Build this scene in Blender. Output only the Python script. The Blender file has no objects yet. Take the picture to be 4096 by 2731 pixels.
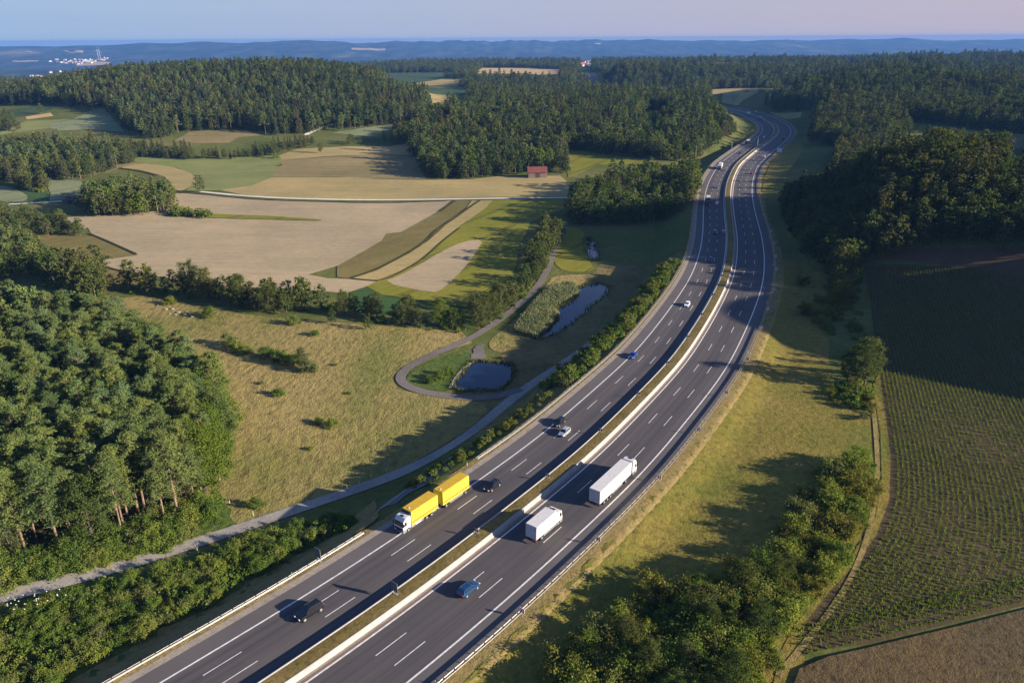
import bpy, bmesh, math, random
import numpy as np
from mathutils import Vector, Matrix
from mathutils.geometry import delaunay_2d_cdt

random.seed(7)
RNG = np.random.default_rng(7)
R = math.radians
S = bpy.context.scene
COL = S.collection

# ------------------------------------------------------------------ camera
CAM_H, LENS, HOR, ROLL = 91.0, 26.0, 156.0, R(0.365)
IW, IH = 4096.0, 2731.0
FPX = LENS / 36.0 * IW
PITCH = math.atan((IH / 2 - HOR) / FPX)
cd = bpy.data.cameras.new('camera'); cam = bpy.data.objects.new('camera', cd); COL.objects.link(cam)
cd.lens = LENS; cd.sensor_width = 36; cd.clip_start = 0.5; cd.clip_end = 90000
cam.location = (0, 0, CAM_H); cam.rotation_euler = (Matrix.Rotation(R(90) - PITCH, 3, 'X') @ Matrix.Rotation(-ROLL, 3, 'Z')).to_euler()
S.camera = cam

# ------------------------------------------------------------------ sky, sun, exposure
SUN_AZ, SUN_EL = R(107), R(16.5)            # azimuth clockwise from +Y (the way the camera looks)
W = bpy.data.worlds.new('World'); S.world = W; W.use_nodes = True
nt = W.node_tree; bg = nt.nodes['Background']
sky = nt.nodes.new('ShaderNodeTexSky'); sky.sky_type = 'NISHITA'; sky.sun_disc = False
sky.sun_elevation = SUN_EL; sky.sun_rotation = SUN_AZ
sky.altitude = 400; sky.air_density = 1.0; sky.dust_density = 0.5; sky.ozone_density = 5.0
# evening tint of the sky itself: rosy toward the sun's side, clear blue away from it
wc = nt.nodes.new('ShaderNodeTexCoord'); ws = nt.nodes.new('ShaderNodeSeparateXYZ'); nt.links.new(wc.outputs['Generated'], ws.inputs[0])
wm = nt.nodes.new('ShaderNodeMapRange'); wm.inputs['From Min'].default_value = -.7; wm.inputs['From Max'].default_value = .7; nt.links.new(ws.outputs[0], wm.inputs[0])
wr = nt.nodes.new('ShaderNodeValToRGB'); wr.color_ramp.elements[0].color = (.90, .86, .98, 1); wr.color_ramp.elements[1].color = (1.10, .88, .97, 1); nt.links.new(wm.outputs[0], wr.inputs[0])
wx = nt.nodes.new('ShaderNodeMix'); wx.data_type = 'RGBA'; wx.blend_type = 'MULTIPLY'; wx.inputs[0].default_value = 1
nt.links.new(sky.outputs[0], wx.inputs[6]); nt.links.new(wr.outputs[0], wx.inputs[7])
# hazy band of air low over the horizon: pale blue away from the sun, rose grey toward it
wh = nt.nodes.new('ShaderNodeValToRGB'); wh.color_ramp.elements[0].color = (1.55, 2.36, 3.5, 1); wh.color_ramp.elements[1].color = (2.56, 2.2, 2.66, 1); nt.links.new(wm.outputs[0], wh.inputs[0])
we = nt.nodes.new('ShaderNodeMapRange'); we.inputs['From Min'].default_value = .02; we.inputs['From Max'].default_value = .38; we.inputs['To Min'].default_value = 1; we.inputs['To Max'].default_value = 0; nt.links.new(ws.outputs[2], we.inputs[0])
wy = nt.nodes.new('ShaderNodeMix'); wy.data_type = 'RGBA'; nt.links.new(we.outputs[0], wy.inputs[0]); nt.links.new(wx.outputs[2], wy.inputs[6]); nt.links.new(wh.outputs[0], wy.inputs[7])
nt.links.new(wy.outputs[2], bg.inputs[0]); bg.inputs[1].default_value = 0.08
sl = bpy.data.lights.new('sun', 'SUN'); sl.energy = 5.0; sl.angle = R(0.5); sl.color = (1.0, 0.86, 0.68)
so = bpy.data.objects.new('sun', sl); COL.objects.link(so)
sd = Vector((math.sin(SUN_AZ) * math.cos(SUN_EL), math.cos(SUN_AZ) * math.cos(SUN_EL), math.sin(SUN_EL)))
so.rotation_euler = sd.to_track_quat('Z', 'Y').to_euler(); so.location = (150, -60, 200)
S.view_settings.view_transform = 'Standard'; S.view_settings.look = 'None'
S.view_settings.gamma = 1; S.view_settings.use_curve_mapping = False
S.view_settings.exposure = 1.4
S.cycles.max_bounces = 5; S.cycles.diffuse_bounces = 3; S.cycles.transmission_bounces = 3
S.cycles.use_denoising = True

# ------------------------------------------------------------------ pixels of the photograph -> points on the land
CROP = {'OV': (0, 0, 2352 / 4096), 'TL': (0, 0, 1.68), 'TM': (1348, 0, 1.68), 'TR': (2696, 0, 1.68),
        'ML': (0, 900, 1.68), 'MM': (1348, 900, 1.68), 'MR': (2696, 900, 1.68),
        'BL': (0, 1800, 1.68), 'BM': (1348, 1800, 1.68), 'BR': (2696, 1800, 1.68),
        'RM': (2700, 700, 4.704), 'RN': (2750, 400, 4.704), 'VL': (0, 150, 4.704), 'GP': (2250, 200, 6.72)}
def px(c, pts):
    x0, y0, s = CROP[c]
    return [(x0 + x / s, y0 + y / s) for x, y in pts]
CP, SP = math.cos(PITCH), math.sin(PITCH)
def ray(u, v):
    x = (np.asarray(u, float) - IW / 2) / FPX; y = -(np.asarray(v, float) - IH / 2) / FPX
    x, y = x * math.cos(ROLL) + y * math.sin(ROLL), y * math.cos(ROLL) - x * math.sin(ROLL)
    d = np.stack([x, CP + y * SP, -SP + y * CP], -1)
    return d / np.linalg.norm(d, axis=-1, keepdims=True)
def flat(u, v, z=0.0):
    d = ray(u, v); t = (z - CAM_H) / d[..., 2]
    return d[..., :2] * t[..., None]
def sstep(a, b, x):
    t = np.clip((x - a) / (b - a), 0, 1); return t * t * (3 - 2 * t)

# ------------------------------------------------------------------ the motorway's line
RIN = px('BM', [(0, 1422)]) + [(1450, 2576.5), (1883, 2250)] + px('MM', [(1760, 1562), (2352, 935)]) + px('MR', [(290, 600), (400, 370)]) + \
      px('RM', [(1175, 1540), (1180, 1250), (1160, 1050), (1110, 750), (1085, 500), (1085, 350), (1110, 150), (1165, 0)]) + \
      px('RN', [(1010, 1240), (1150, 1110), (1350, 945), (1570, 790), (1700, 660), (1735, 580), (1690, 480), (1540, 385), (1400, 320), (1230, 260), (1000, 200), (700, 140)])
rp = flat(*np.array(RIN).T)
e0 = rp[0] - (rp[1] - rp[0]) / np.linalg.norm(rp[1] - rp[0]) * 150
far_ = np.array([[262, 1180], [222, 1290], [195, 1400], [183, 1500], [180, 1640], [186, 1800], [200, 1950], [215, 2150]])
rp = np.vstack([e0, rp, far_])
def resample(p, step):
    d = np.r_[0, np.cumsum(np.linalg.norm(np.diff(p, axis=0), axis=1))]
    s = np.arange(0, d[-1], step)
    return np.stack([np.interp(s, d, p[:, 0]), np.interp(s, d, p[:, 1])], 1)
def smooth(p, sig):
    k = np.arange(-3 * sig, 3 * sig + 1); g = np.exp(-k ** 2 / (2.0 * sig * sig)); g /= g.sum()
    n = len(k) // 2
    a = np.vstack([2 * p[0] - p[n:0:-1], p, 2 * p[-1] - p[-2:-n - 2:-1]])
    return np.stack([np.convolve(a[:, i], g, 'valid') for i in (0, 1)], 1)
RL = smooth(resample(rp, 2.0), 7)
RS = np.r_[0, np.cumsum(np.linalg.norm(np.diff(RL, axis=0), axis=1))]
RT = np.gradient(RL, axis=0); RT /= np.linalg.norm(RT, axis=1, keepdims=True)
RNn = np.stack([RT[:, 1], -RT[:, 0]], 1)              # to the right of the way the camera looks
def road_nearest(p):
    p = np.atleast_2d(p); out_n = np.empty(len(p)); out_i = np.empty(len(p), int)
    for a in range(0, len(p), 20000):
        q = p[a:a + 20000]
        d = (q[:, None, 0] - RL[None, :, 0]) ** 2 + (q[:, None, 1] - RL[None, :, 1]) ** 2
        i = d.argmin(1); w = q - RL[i]
        out_i[a:a + 20000] = i
        dist = np.sqrt(d[np.arange(len(q)), i])
        sg = np.sign((w * RNn[i]).sum(1)); sg[sg == 0] = 1
        out_n[a:a + 20000] = sg * dist
    return out_n, out_i
GX0, GY0, GS, GNX, GNY = -200.0, -160.0, 2.5, 300, 960
gx, gy = np.meshgrid(GX0 + GS * np.arange(GNX), GY0 + GS * np.arange(GNY), indexing='ij')
NF = road_nearest(np.stack([gx.ravel(), gy.ravel()], 1))[0].reshape(GNX, GNY)
def noff(x, y):
    fx = np.clip((x - GX0) / GS, 0, GNX - 1.001); fy = np.clip((y - GY0) / GS, 0, GNY - 1.001)
    i, j = fx.astype(int), fy.astype(int); a, b = fx - i, fy - j
    v = NF[i, j] * (1 - a) * (1 - b) + NF[i + 1, j] * a * (1 - b) + NF[i, j + 1] * (1 - a) * b + NF[i + 1, j + 1] * a * b
    ex = np.abs(x - np.clip(x, GX0, GX0 + GS * (GNX - 1.01))) + np.abs(y - np.clip(y, GY0, GY0 + GS * (GNY - 1.01)))
    return v + np.sign(v) * ex

# ------------------------------------------------------------------ shape of the land
HILLS = [(-430, 1120, 40, 190, 170), (-250, 1080, 18, 110, 150), (-585, 1120, 9, 90, 130),
         (212, 350, 37, 52, 45), (120, 900, 7, 230, 180), (420, 900, 10, 200, 200),
         (-300, 300, 3, 90, 80), (-150, 150, 3, 60, 50), (520, 720, 17, 90, 60), (540, 1010, 24, 120, 75), (600, 1270, 28, 90, 60), (900, 1720, 28, 160, 80), (1300, 1950, 32, 200, 100), (250, 1720, 16, 120, 60), (720, 2300, 26, 260, 80), (1500, 2600, 28, 300, 100), (780, 900, 22, 150, 80), (380, 1130, 13, 130, 60), (950, 1300, 24, 200, 110), (520, 1650, 20, 260, 90), (-60, 1900, 12, 300, 120), (252, 196, 41, 42, 50), (350, 190, 40, 70, 60)]
RU = np.array([-3000, 0, 200, 340, 480, 560, 640, 690, 740, 830, 980, 1130, 1290, 1424, 1540, 1650, 1774, 1890, 2080, 2197, 2352, 2700, 5000.])
RV = np.array([106, 107, 105, 100, 97, 98, 97, 91.5, 95, 98, 94, 93.5, 93, 91, 92, 93, 92, 91.5, 88, 92.5, 89, 93, 92.])
def height(x, y):
    x = np.asarray(x, float); y = np.asarray(y, float)
    n = noff(x, y)
    D = 3.0 + 5.5 * sstep(105, 170, y); D = D * (1 - sstep(600, 820, y))
    left = -D * sstep(-23.0, -23.0 - 2.3 * np.maximum(D, 0.5), n)
    right = -1.6 * sstep(17.5, 26, n) * (1 - sstep(300, 380, y))
    away = np.where(n < 0, sstep(-24, -70, n), sstep(18, 62, n))
    z = left + right
    for cx, cy, h, sx, sy in HILLS:
        z = z + h * away * np.exp(-0.5 * (((x - cx) / sx) ** 2 + ((y - cy) / sy) ** 2))
    z = z + away * 0.5 * (np.sin(x * .021 + 1) * np.sin(y * .017) + .5 * np.sin(x * .05 + y * .043))
    z = np.where((n > -23) & (n < 17.5), -0.3, z)
    # far land: drops to a wide forested plain, then ridges
    dist = np.hypot(x, y)
    y0 = np.interp(x, [-900, -350], [1500, 3000]); drop = sstep(0, 1, (y - y0) / np.interp(x, [-900, -350], [2300, 2700])) * 135
    z = z - drop + sstep(3600, 6000, dist) * (10 * np.sin(x * .0013 + 2) * np.sin(y * .0011 + 1) + 20 * np.sin(x * .00045 + y * .0024 + .8 * np.sin(x * .0011)) + 12 * np.sin(y * .0041 - x * .0007))
    u = 1176 + 1699 * x / np.maximum(y * CP + 91 * SP, 1)
    D0 = np.interp(u, [0, 700, 1300], [11000, 13000, 15000])
    zr = CAM_H - (np.interp(u, RU, RV) - (HOR * .5742 - math.tan(ROLL) * (u - 1176))) / 1699 * D0 * 1.06 + 9 * np.sin(u * .043) + 7 * np.sin(u * .097 + 1) + 5 * np.sin(u * .21 + x * .0009)
    z = np.where(y > 3000, z + (zr - z) * sstep(.72, 1.0, y / D0) - 260 * sstep(1.02, 1.4, y / D0), z)
    return z
def land(u, v, zoff=0.0):
    """Point of the land seen at photograph pixel (u, v): march along the ray, then bisect."""
    u = np.atleast_1d(np.asarray(u, float)); v = np.atleast_1d(np.asarray(v, float))
    d = ray(u, v); t0 = np.full(len(u), 40.0); t1 = np.full(len(u), 40.0); done = np.zeros(len(u), bool)
    t = 60.0
    while t < 60000 and not done.all():
        p = d * t; below = (CAM_H + p[:, 2]) < height(p[:, 0], p[:, 1]) + zoff
        new = below & ~done; t1[new] = t; done |= below
        t0[~done] = t; t *= 1.008
    t1[~done] = 60000
    for _ in range(30):
        m = (t0 + t1) / 2; p = d * m[:, None]
        b = (CAM_H + p[:, 2]) < height(p[:, 0], p[:, 1]) + zoff
        t1 = np.where(b, m, t1); t0 = np.where(b, t0, m)
    return (d * t1[:, None])[:, :2]
def L(c, pts):
    return land(*np.array(px(c, pts)).T)
def LM(*cp):
    return np.vstack([L(c, p) for c, p in cp])

# ------------------------------------------------------------------ materials
def mat(name): 
    m = bpy.data.materials.new(name); m.use_nodes = True
    m.node_tree.nodes.clear(); return m, m.node_tree
def N(t, ty, **kw):
    n = t.nodes.new(ty)
    for k, v in kw.items():
        if k in n.inputs: n.inputs[k].default_value = v
        else: setattr(n, k, v)
    return n
def ramp(t, fac, stops):
    r = t.nodes.new('ShaderNodeValToRGB'); e = r.color_ramp.elements
    while len(e) < len(stops): e.new(0.5)
    for i, (p, c) in enumerate(stops): e[i].position = p; e[i].color = (*c, 1)
    t.links.new(fac, r.inputs[0]); return r.outputs[0]
def mixc(t, f, a, b, mode='MIX'):
    m = t.nodes.new('ShaderNodeMix'); m.data_type = 'RGBA'; m.blend_type = mode
    for s, v in ((0, f), (6, a), (7, b)):
        if hasattr(v, 'is_output'): t.links.new(v, m.inputs[s])
        elif s == 0: m.inputs[0].default_value = v
        else: m.inputs[s].default_value = (*v, 1)
    return m.outputs[2]
def noise(t, vec, scale, detail=3, rough=.55):
    n = N(t, 'ShaderNodeTexNoise', Scale=scale, Detail=detail, Roughness=rough)
    if vec is not None: t.links.new(vec, n.inputs['Vector'])
    return n.outputs['Fac']
def pos(t):
    return t.nodes.new('ShaderNodeNewGeometry').outputs['Position']
def mapv(t, vec, scale=(1, 1, 1), rot=(0, 0, 0)):
    m = N(t, 'ShaderNodeMapping'); m.inputs['Scale'].default_value = scale; m.inputs['Rotation'].default_value = rot
    t.links.new(vec, m.inputs['Vector']); return m.outputs[0]
def out(t, col, rough=.9, bump=None, bstr=.5, bdist=.3, metal=0, spec=.3, coat=0):
    b = N(t, 'ShaderNodeBsdfPrincipled', Roughness=rough, Metallic=metal)
    b.inputs['Specular IOR Level'].default_value = spec; b.inputs['Coat Weight'].default_value = coat
    if hasattr(col, 'is_output'): t.links.new(col, b.inputs['Base Color'])
    else: b.inputs['Base Color'].default_value = (*col, 1)
    if bump is not None:
        bn = N(t, 'ShaderNodeBump', Strength=bstr, Distance=bdist)
        t.links.new(bump, bn.inputs['Height']); t.links.new(bn.outputs[0], b.inputs['Normal'])
    o = t.nodes.new('ShaderNodeOutputMaterial'); t.links.new(b.outputs[0], o.inputs[0]); return b
def plain(name, col, rough=.6, metal=0, spec=.4, coat=0, var=.12, vs=3.0):
    m, t = mat(name)
    tc = t.nodes.new('ShaderNodeTexCoord').outputs['Object']
    n = noise(t, tc, vs, 4)
    c = ramp(t, n, [(.3, tuple(k * (1 - var) for k in col)), (.7, tuple(min(1, k * (1 + var)) for k in col))])
    out(t, c, rough, metal=metal, spec=spec, coat=coat); return m
def grass(name, c1, c2, c3, s1=.02, s2=.35, bstr=.6, bdist=.5, fine=2.2, aniso=None, dark=.55):
    """Grass land: broad patches, metre-wide tufts, fine grain; tufts also raise the surface."""
    m, t = mat(name); p = pos(t)
    q = p if aniso is None else mapv(t, p, aniso[0], (0, 0, aniso[1]))
    a = noise(t, q, s1, 5, .6); b = noise(t, q, s2, 5, .65); f = noise(t, q, fine, 3, .7)
    c = ramp(t, a, [(.34, c1), (.5, c2), (.66, c3)])
    tint = ramp(t, b, [(.3, (dark,) * 3), (.5, (1, 1, 1)), (.75, (1.3, 1.25, 1.1))])
    c = mixc(t, .85, c, tint, 'MULTIPLY')
    g = ramp(t, f, [(.3, (.7, .72, .65)), (.7, (1.25, 1.22, 1.1))])
    c = mixc(t, .6, c, g, 'MULTIPLY')
    h = N(t, 'ShaderNodeMath', operation='ADD'); t.links.new(b, h.inputs[0])
    h2 = N(t, 'ShaderNodeMath', operation='MULTIPLY'); h2.inputs[1].default_value = .4; t.links.new(f, h2.inputs[0]); t.links.new(h2.outputs[0], h.inputs[1])
    out(t, c, 1.0, h.outputs[0], bstr, bdist, spec=.1); return m
def crop(name, c1, c2, ang, stripe=6.0, sw=.12, tram=0, tramc=(.05, .05, .025), bend=2.0, bstr=.35, s1=.012):
    """Field: patches, working stripes along one direction, optional tramlines (paired wheel marks)."""
    m, t = mat(name); p = pos(t); r = mapv(t, p, (1, 1, 1), (0, 0, ang))
    a = noise(t, p, s1, 6, .65); 
    st = noise(t, mapv(t, r, (.01, 1 / stripe * 2.2, .01)), 1.0, 5, .7)
    fi = noise(t, mapv(t, r, (.25, 1.8, .25)), 1.0, 4, .7)
    c = ramp(t, a, [(.38, c1), (.62, c2)])
    c = mixc(t, .8, c, ramp(t, noise(t, p, .035, 5, .7), [(.3, (.82, .84, .80)), (.7, (1.12, 1.1, 1.06))]), 'MULTIPLY')
    c = mixc(t, 1.0, c, ramp(t, st, [(.3, (1 - sw * 1.6,) * 3), (.7, (1 + sw,) * 3)]), 'MULTIPLY')
    c = mixc(t, 1.0, c, ramp(t, fi, [(.25, (.70, .70, .68)), (.75, (1.28, 1.28, 1.22))]), 'MULTIPLY')
    if tram:
        sx = t.nodes.new('ShaderNodeSeparateXYZ'); t.links.new(r, sx.inputs[0])
        def M(op, a_, b_):
            n = N(t, 'ShaderNodeMath', operation=op)
            for i, v in enumerate((a_, b_)):
                if hasattr(v, 'is_output'): t.links.new(v, n.inputs[i])
                else: n.inputs[i].default_value = v
            return n.outputs[0]
        w = M('ADD', sx.outputs[1], M('MULTIPLY', noise(t, p, .012, 1), bend * 8))
        f = M('PINGPONG', w, tram / 2.0)                   # 0 at the line
        f = M('ABSOLUTE', M('SUBTRACT', f, 1.0), 0)          # two wheel marks
        k = M('LESS_THAN', f, .38)
        c = mixc(t, M('MULTIPLY', k, .75), c, tramc)
    out(t, c, 1.0, fi, bstr, .25, spec=.1); return m
def leafmat(name, cols, transl=.3, nscale=.35):
    m, t = mat(name)
    oi = t.nodes.new('ShaderNodeObjectInfo').outputs['Random']
    c = ramp(t, oi, [(i / max(1, len(cols) - 1), k) for i, k in enumerate(cols)])
    ol = t.nodes.new('ShaderNodeObjectInfo').outputs['Location']
    c = mixc(t, ramp(t, noise(t, ol, .009, 3, .6), [(.42, (0, 0, 0)), (.62, (.6, .6, .6))]), c, mixc(t, 1.0, c, (1.25, .95, .8), 'MULTIPLY'))
    tc = t.nodes.new('ShaderNodeTexCoord').outputs['Object']
    n = noise(t, tc, nscale, 4, .7)
    c = mixc(t, 1.0, c, ramp(t, n, [(.3, (.62, .68, .6)), (.7, (1.4, 1.3, 1.15))]), 'MULTIPLY')
    d = N(t, 'ShaderNodeBsdfDiffuse'); tr = N(t, 'ShaderNodeBsdfTranslucent')
    t.links.new(c, d.inputs[0]); 
    c2 = mixc(t, 1.0, c, (1.25, 1.3, .6), 'MULTIPLY'); t.links.new(c2, tr.inputs[0])
    mx = N(t, 'ShaderNodeMixShader'); mx.inputs[0].default_value = transl
    t.links.new(d.outputs[0], mx.inputs[1]); t.links.new(tr.outputs[0], mx.inputs[2])
    o = t.nodes.new('ShaderNodeOutputMaterial'); t.links.new(mx.outputs[0], o.inputs[0]); return m

# ------------------------------------------------------------------ object helpers
def props(o, label=None, cat=None, group=None, kind=None):
    if label: o['label'] = label
    if cat: o['category'] = cat
    if group: o['group'] = group
    if kind: o['kind'] = kind
    return o
def mesh_np(name, v, f, m, smooth=False):
    me = bpy.data.meshes.new(name); v = np.asarray(v, np.float32); f = np.asarray(f, np.int32); k = f.shape[1]
    me.vertices.add(len(v)); me.vertices.foreach_set('co', v.ravel())
    me.loops.add(f.size); me.loops.foreach_set('vertex_index', f.ravel())
    me.polygons.add(len(f)); me.polygons.foreach_set('loop_start', np.arange(0, f.size, k, dtype=np.int32))
    try: me.polygons.foreach_set('loop_total', np.full(len(f), k, np.int32))
    except Exception: pass
    if smooth: me.polygons.foreach_set('use_smooth', np.ones(len(f), bool))
    me.update(calc_edges=True); me.materials.append(m); return me
def link(name, me, parent=None):
    o = bpy.data.objects.new(name, me); COL.objects.link(o)
    if parent: o.parent = parent
    return o
def empty(name, loc, rz=0, scale=1):
    o = bpy.data.objects.new(name, None); COL.objects.link(o); o.location = loc; o.rotation_euler = (0, 0, rz)
    o.empty_display_size = .5; o.scale = (scale,) * 3 if not hasattr(scale, '__len__') else scale; return o
class MB:
    """Collects boxes, prisms, cylinders into one mesh."""
    def __init__(s): s.bm = bmesh.new()
    def box(s, x0, x1, y0, y1, z0, z1, tx=0, ty=0):
        c = [(x0, y0, z0), (x1, y0, z0), (x1, y1, z0), (x0, y1, z0), (x0 + tx, y0 + ty, z1), (x1 - tx, y0 + ty, z1), (x1 - tx, y1 - ty, z1), (x0 + tx, y1 - ty, z1)]
        v = [s.bm.verts.new(p) for p in c]
        for q in ((3, 2, 1, 0), (4, 5, 6, 7), (0, 1, 5, 4), (1, 2, 6, 5), (2, 3, 7, 6), (3, 0, 4, 7)): s.bm.faces.new([v[i] for i in q])
        return s
    def prism(s, prof, y0, y1, y0b=None, y1b=None):
        """prof: (x, z) outline, extruded in y; y?b: y of outline points above the first half."""
        a = [s.bm.verts.new((x, y0 if y0b is None else y0b[i], z)) for i, (x, z) in enumerate(prof)]
        b = [s.bm.verts.new((x, y1 if y1b is None else y1b[i], z)) for i, (x, z) in enumerate(prof)]
        n = len(prof); s.bm.faces.new(a); s.bm.faces.new(b[::-1])
        for i in range(n): s.bm.faces.new([a[i], b[i], b[(i + 1) % n], a[(i + 1) % n]][::-1])
        return s
    def cyl(s, p0, p1, r0, r1=None, seg=12):
        r1 = r0 if r1 is None else r1
        p0, p1 = Vector(p0), Vector(p1); d = (p1 - p0).normalized(); q = d.to_track_quat('Z', 'Y')
        a, b = [], []
        for i in range(seg):
            w = q @ Vector((math.cos(2 * math.pi * i / seg), math.sin(2 * math.pi * i / seg), 0))
            a.append(s.bm.verts.new(p0 + w * r0)); b.append(s.bm.verts.new(p1 + w * r1))
        s.bm.faces.new(a[::-1]); s.bm.faces.new(b)
        for i in range(seg): s.bm.faces.new([a[i], a[(i + 1) % seg], b[(i + 1) % seg], b[i]])
        return s
    def poly(s, pts): s.bm.faces.new([s.bm.verts.new(p) for p in pts]); return s
    def slab(s, pts, th):
        """Thin plate: a polygon thickened along its normal."""
        n = (Vector(pts[1]) - Vector(pts[0])).cross(Vector(pts[2]) - Vector(pts[0])).normalized() * th
        a = [s.bm.verts.new(p) for p in pts]; b = [s.bm.verts.new(Vector(p) + n) for p in pts]; k = len(pts)
        s.bm.faces.new(a[::-1]); s.bm.faces.new(b)
        for i in range(k): s.bm.faces.new([a[i], a[(i + 1) % k], b[(i + 1) % k], b[i]])
        return s
    def build(s, name, m, parent=None, bevel=0, smooth=False):
        bmesh.ops.recalc_face_normals(s.bm, faces=s.bm.faces)
        if bevel: bmesh.ops.bevel(s.bm, geom=[e for e in s.bm.edges], offset=bevel, segments=2, affect='EDGES', clamp_overlap=True)
        me = bpy.data.meshes.new(name); s.bm.to_mesh(me); s.bm.free(); me.materials.append(m)
        if smooth:
            for p in me.polygons: p.use_smooth = True
        return link(name, me, parent)

# ------------------------------------------------------------------ the land
def axis(fine0, fine1, st, end0, end1, g):
    a = list(np.arange(fine0, fine1 + .1, st)); s = st; x = fine1
    while x < end1: s *= g; x += s; a.append(x)
    b = []; s = st; x = fine0
    while x > end0: s *= g; x -= s; b.append(x)
    return np.array(b[::-1] + a)
ax = axis(-420, 430, 3.0, -30000, 30000, 1.045)
ay = axis(10, 640, 3.0, -600, 30000, 1.018)
X, Y = np.meshgrid(ax, ay, indexing='ij')
Z = height(X, Y)
i = np.arange(len(ax) - 1)[:, None] * len(ay) + np.arange(len(ay) - 1)[None, :]
F = np.stack([i, i + len(ay), i + len(ay) + 1, i + 1], -1).reshape(-1, 4)
m, t = mat('far_forest_and_grass')
p = pos(t)
sx = t.nodes.new('ShaderNodeSeparateXYZ'); t.links.new(p, sx.inputs[0])
a = noise(t, p, .02, 5, .6); b = noise(t, p, .4, 5, .65); f = noise(t, p, 2.4, 3, .7)
near = ramp(t, a, [(.3, (.070, .098, .024)), (.5, (.108, .122, .036)), (.7, (.155, .148, .055))])
near = mixc(t, .8, near, ramp(t, b, [(.3, (.6, .62, .6)), (.7, (1.25, 1.2, 1.1))]), 'MULTIPLY')
far1 = noise(t, mapv(t, p, (.0045, .0016, .002)), 1.0, 8, .7); far2 = noise(t, mapv(t, p, (.0007, .00035, .001)), 1.0, 6, .6)
fc = ramp(t, far1, [(.36, (.008, .012, .008)), (.5, (.028, .036, .022)), (.64, (.075, .085, .045))])
fc = mixc(t, ramp(t, far2, [(.60, (0, 0, 0)), (.68, (.7, .7, .7))]), fc, (.24, .20, .12))
mr = N(t, 'ShaderNodeMapRange'); mr.inputs['From Min'].default_value = 2100; mr.inputs['From Max'].default_value = 2700
t.links.new(sx.outputs[1], mr.inputs[0])
col = mixc(t, mr.outputs[0], near, fc)
out(t, col, 1, b, .5, .5, spec=.05)
props(link('ground', mesh_np('ground', np.stack([X, Y, Z], -1).reshape(-1, 3), F, m, True)), kind='structure')

FIELDS = []
def sheet(name, poly, m, off=.12, step=None, kind='structure', wob=0.0):
    """A patch of land: outline POLY (world x, y) filled with triangles that follow the terrain."""
    p = np.asarray(poly, float); FIELDS.append(p)
    per = np.linalg.norm(np.roll(p, -1, 0) - p, axis=1)
    ext = (p.max(0) - p.min(0)).max(); step = step or max(3.0, min(ext / 28, 60))
    pts = []
    for a, b, l in zip(p, np.roll(p, -1, 0), per):
        k = max(1, int(l / step)); 
        for q in range(k):
            c = a + (b - a) * q / k
            if wob: c = c + RNG.normal(0, wob, 2)
            pts.append(c)
    nb = len(pts); P = np.array(pts); lo, hi = p.min(0), p.max(0)
    ggx, ggy = np.meshgrid(np.arange(lo[0], hi[0], step), np.arange(lo[1], hi[1], step)); G = np.stack([ggx.ravel(), ggy.ravel()], 1)
    G = G[inside(G, P)]
    V = [Vector(map(float, q)) for q in np.vstack([P, G])] if len(G) else [Vector(map(float, q)) for q in P]
    v, e, f, *_ = delaunay_2d_cdt(V, [], [list(range(nb))], 1, 1e-4)
    v = np.array([tuple(q) for q in v]); z = height(v[:, 0], v[:, 1]) + off
    tri = np.array([q for q in f if len(q) == 3])
    if len(tri) == 0: return None
    a, b, c = v[tri[:, 0]], v[tri[:, 1]], v[tri[:, 2]]
    cr = (b[:, 0] - a[:, 0]) * (c[:, 1] - a[:, 1]) - (b[:, 1] - a[:, 1]) * (c[:, 0] - a[:, 0])
    tri[cr < 0] = tri[cr < 0][:, ::-1]
    o = link(name, mesh_np(name, np.c_[v, z], tri, m, True)); props(o, kind=kind); return o
def inside(q, poly):
    q = np.atleast_2d(q); r = np.zeros(len(q), bool); n = len(poly); j = n - 1
    for i in range(n):
        xi, yi = poly[i]; xj, yj = poly[j]
        c = ((yi > q[:, 1]) != (yj > q[:, 1])) & (q[:, 0] < (xj - xi) * (q[:, 1] - yi) / (yj - yi + 1e-12) + xi)
        r ^= c; j = i
    return r
def chaikin(p, k=2, closed=True):
    p = np.asarray(p, float)
    for _ in range(k):
        q = np.roll(p, -1, 0) if closed else p[1:]; a = p if closed else p[:-1]
        r = np.empty((2 * len(a), 2)); r[0::2] = .75 * a + .25 * q; r[1::2] = .25 * a + .75 * q
        p = r if closed else np.vstack([p[:1], r, p[-1:]])
    return p

def smooth_ring(p, amp=.35):
    q = chaikin(p, 2); q = q + RNG.normal(0, amp, q.shape); return chaikin(q, 1)
STUB = crop('pale_stubble', (.33, .262, .17), (.385, .305, .195), R(4), 5, .10)
TAN = crop('tan_grain', (.31, .25, .11), (.355, .275, .125), R(3), 8, .08)
BRN = crop('brown_meadow', (.20, .165, .075), (.26, .205, .10), R(2), 9, .12)
GRN = crop('green_meadow', (.165, .195, .06), (.20, .215, .075), R(-12), 7, .10, tram=36, tramc=(.24, .22, .12))
OLV = crop('olive_stripe', (.155, .13, .045), (.19, .155, .06), R(-52), 4, .15)
YGR = crop('yellow_green_crop', (.165, .17, .02), (.21, .195, .03), R(-57), 5, .10, tram=26, tramc=(.035, .038, .012))
GGR = crop('grey_green_grain', (.17, .20, .105), (.21, .23, .125), R(-68), 6, .08, tram=30, tramc=(.07, .085, .04))
DGR = crop('dark_green_crop', (.04, .075, .03), (.055, .09, .04), R(5), 6, .1)
EMR = crop('emerald_crop', (.04, .085, .025), (.055, .105, .032), R(-40), 6, .1)
WHT = crop('wheat', (.44, .31, .15), (.50, .35, .17), R(3), 8, .06)
RED = crop('reddish_fallow', (.10, .065, .04), (.12, .075, .045), R(-30), 5, .1)
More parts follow.
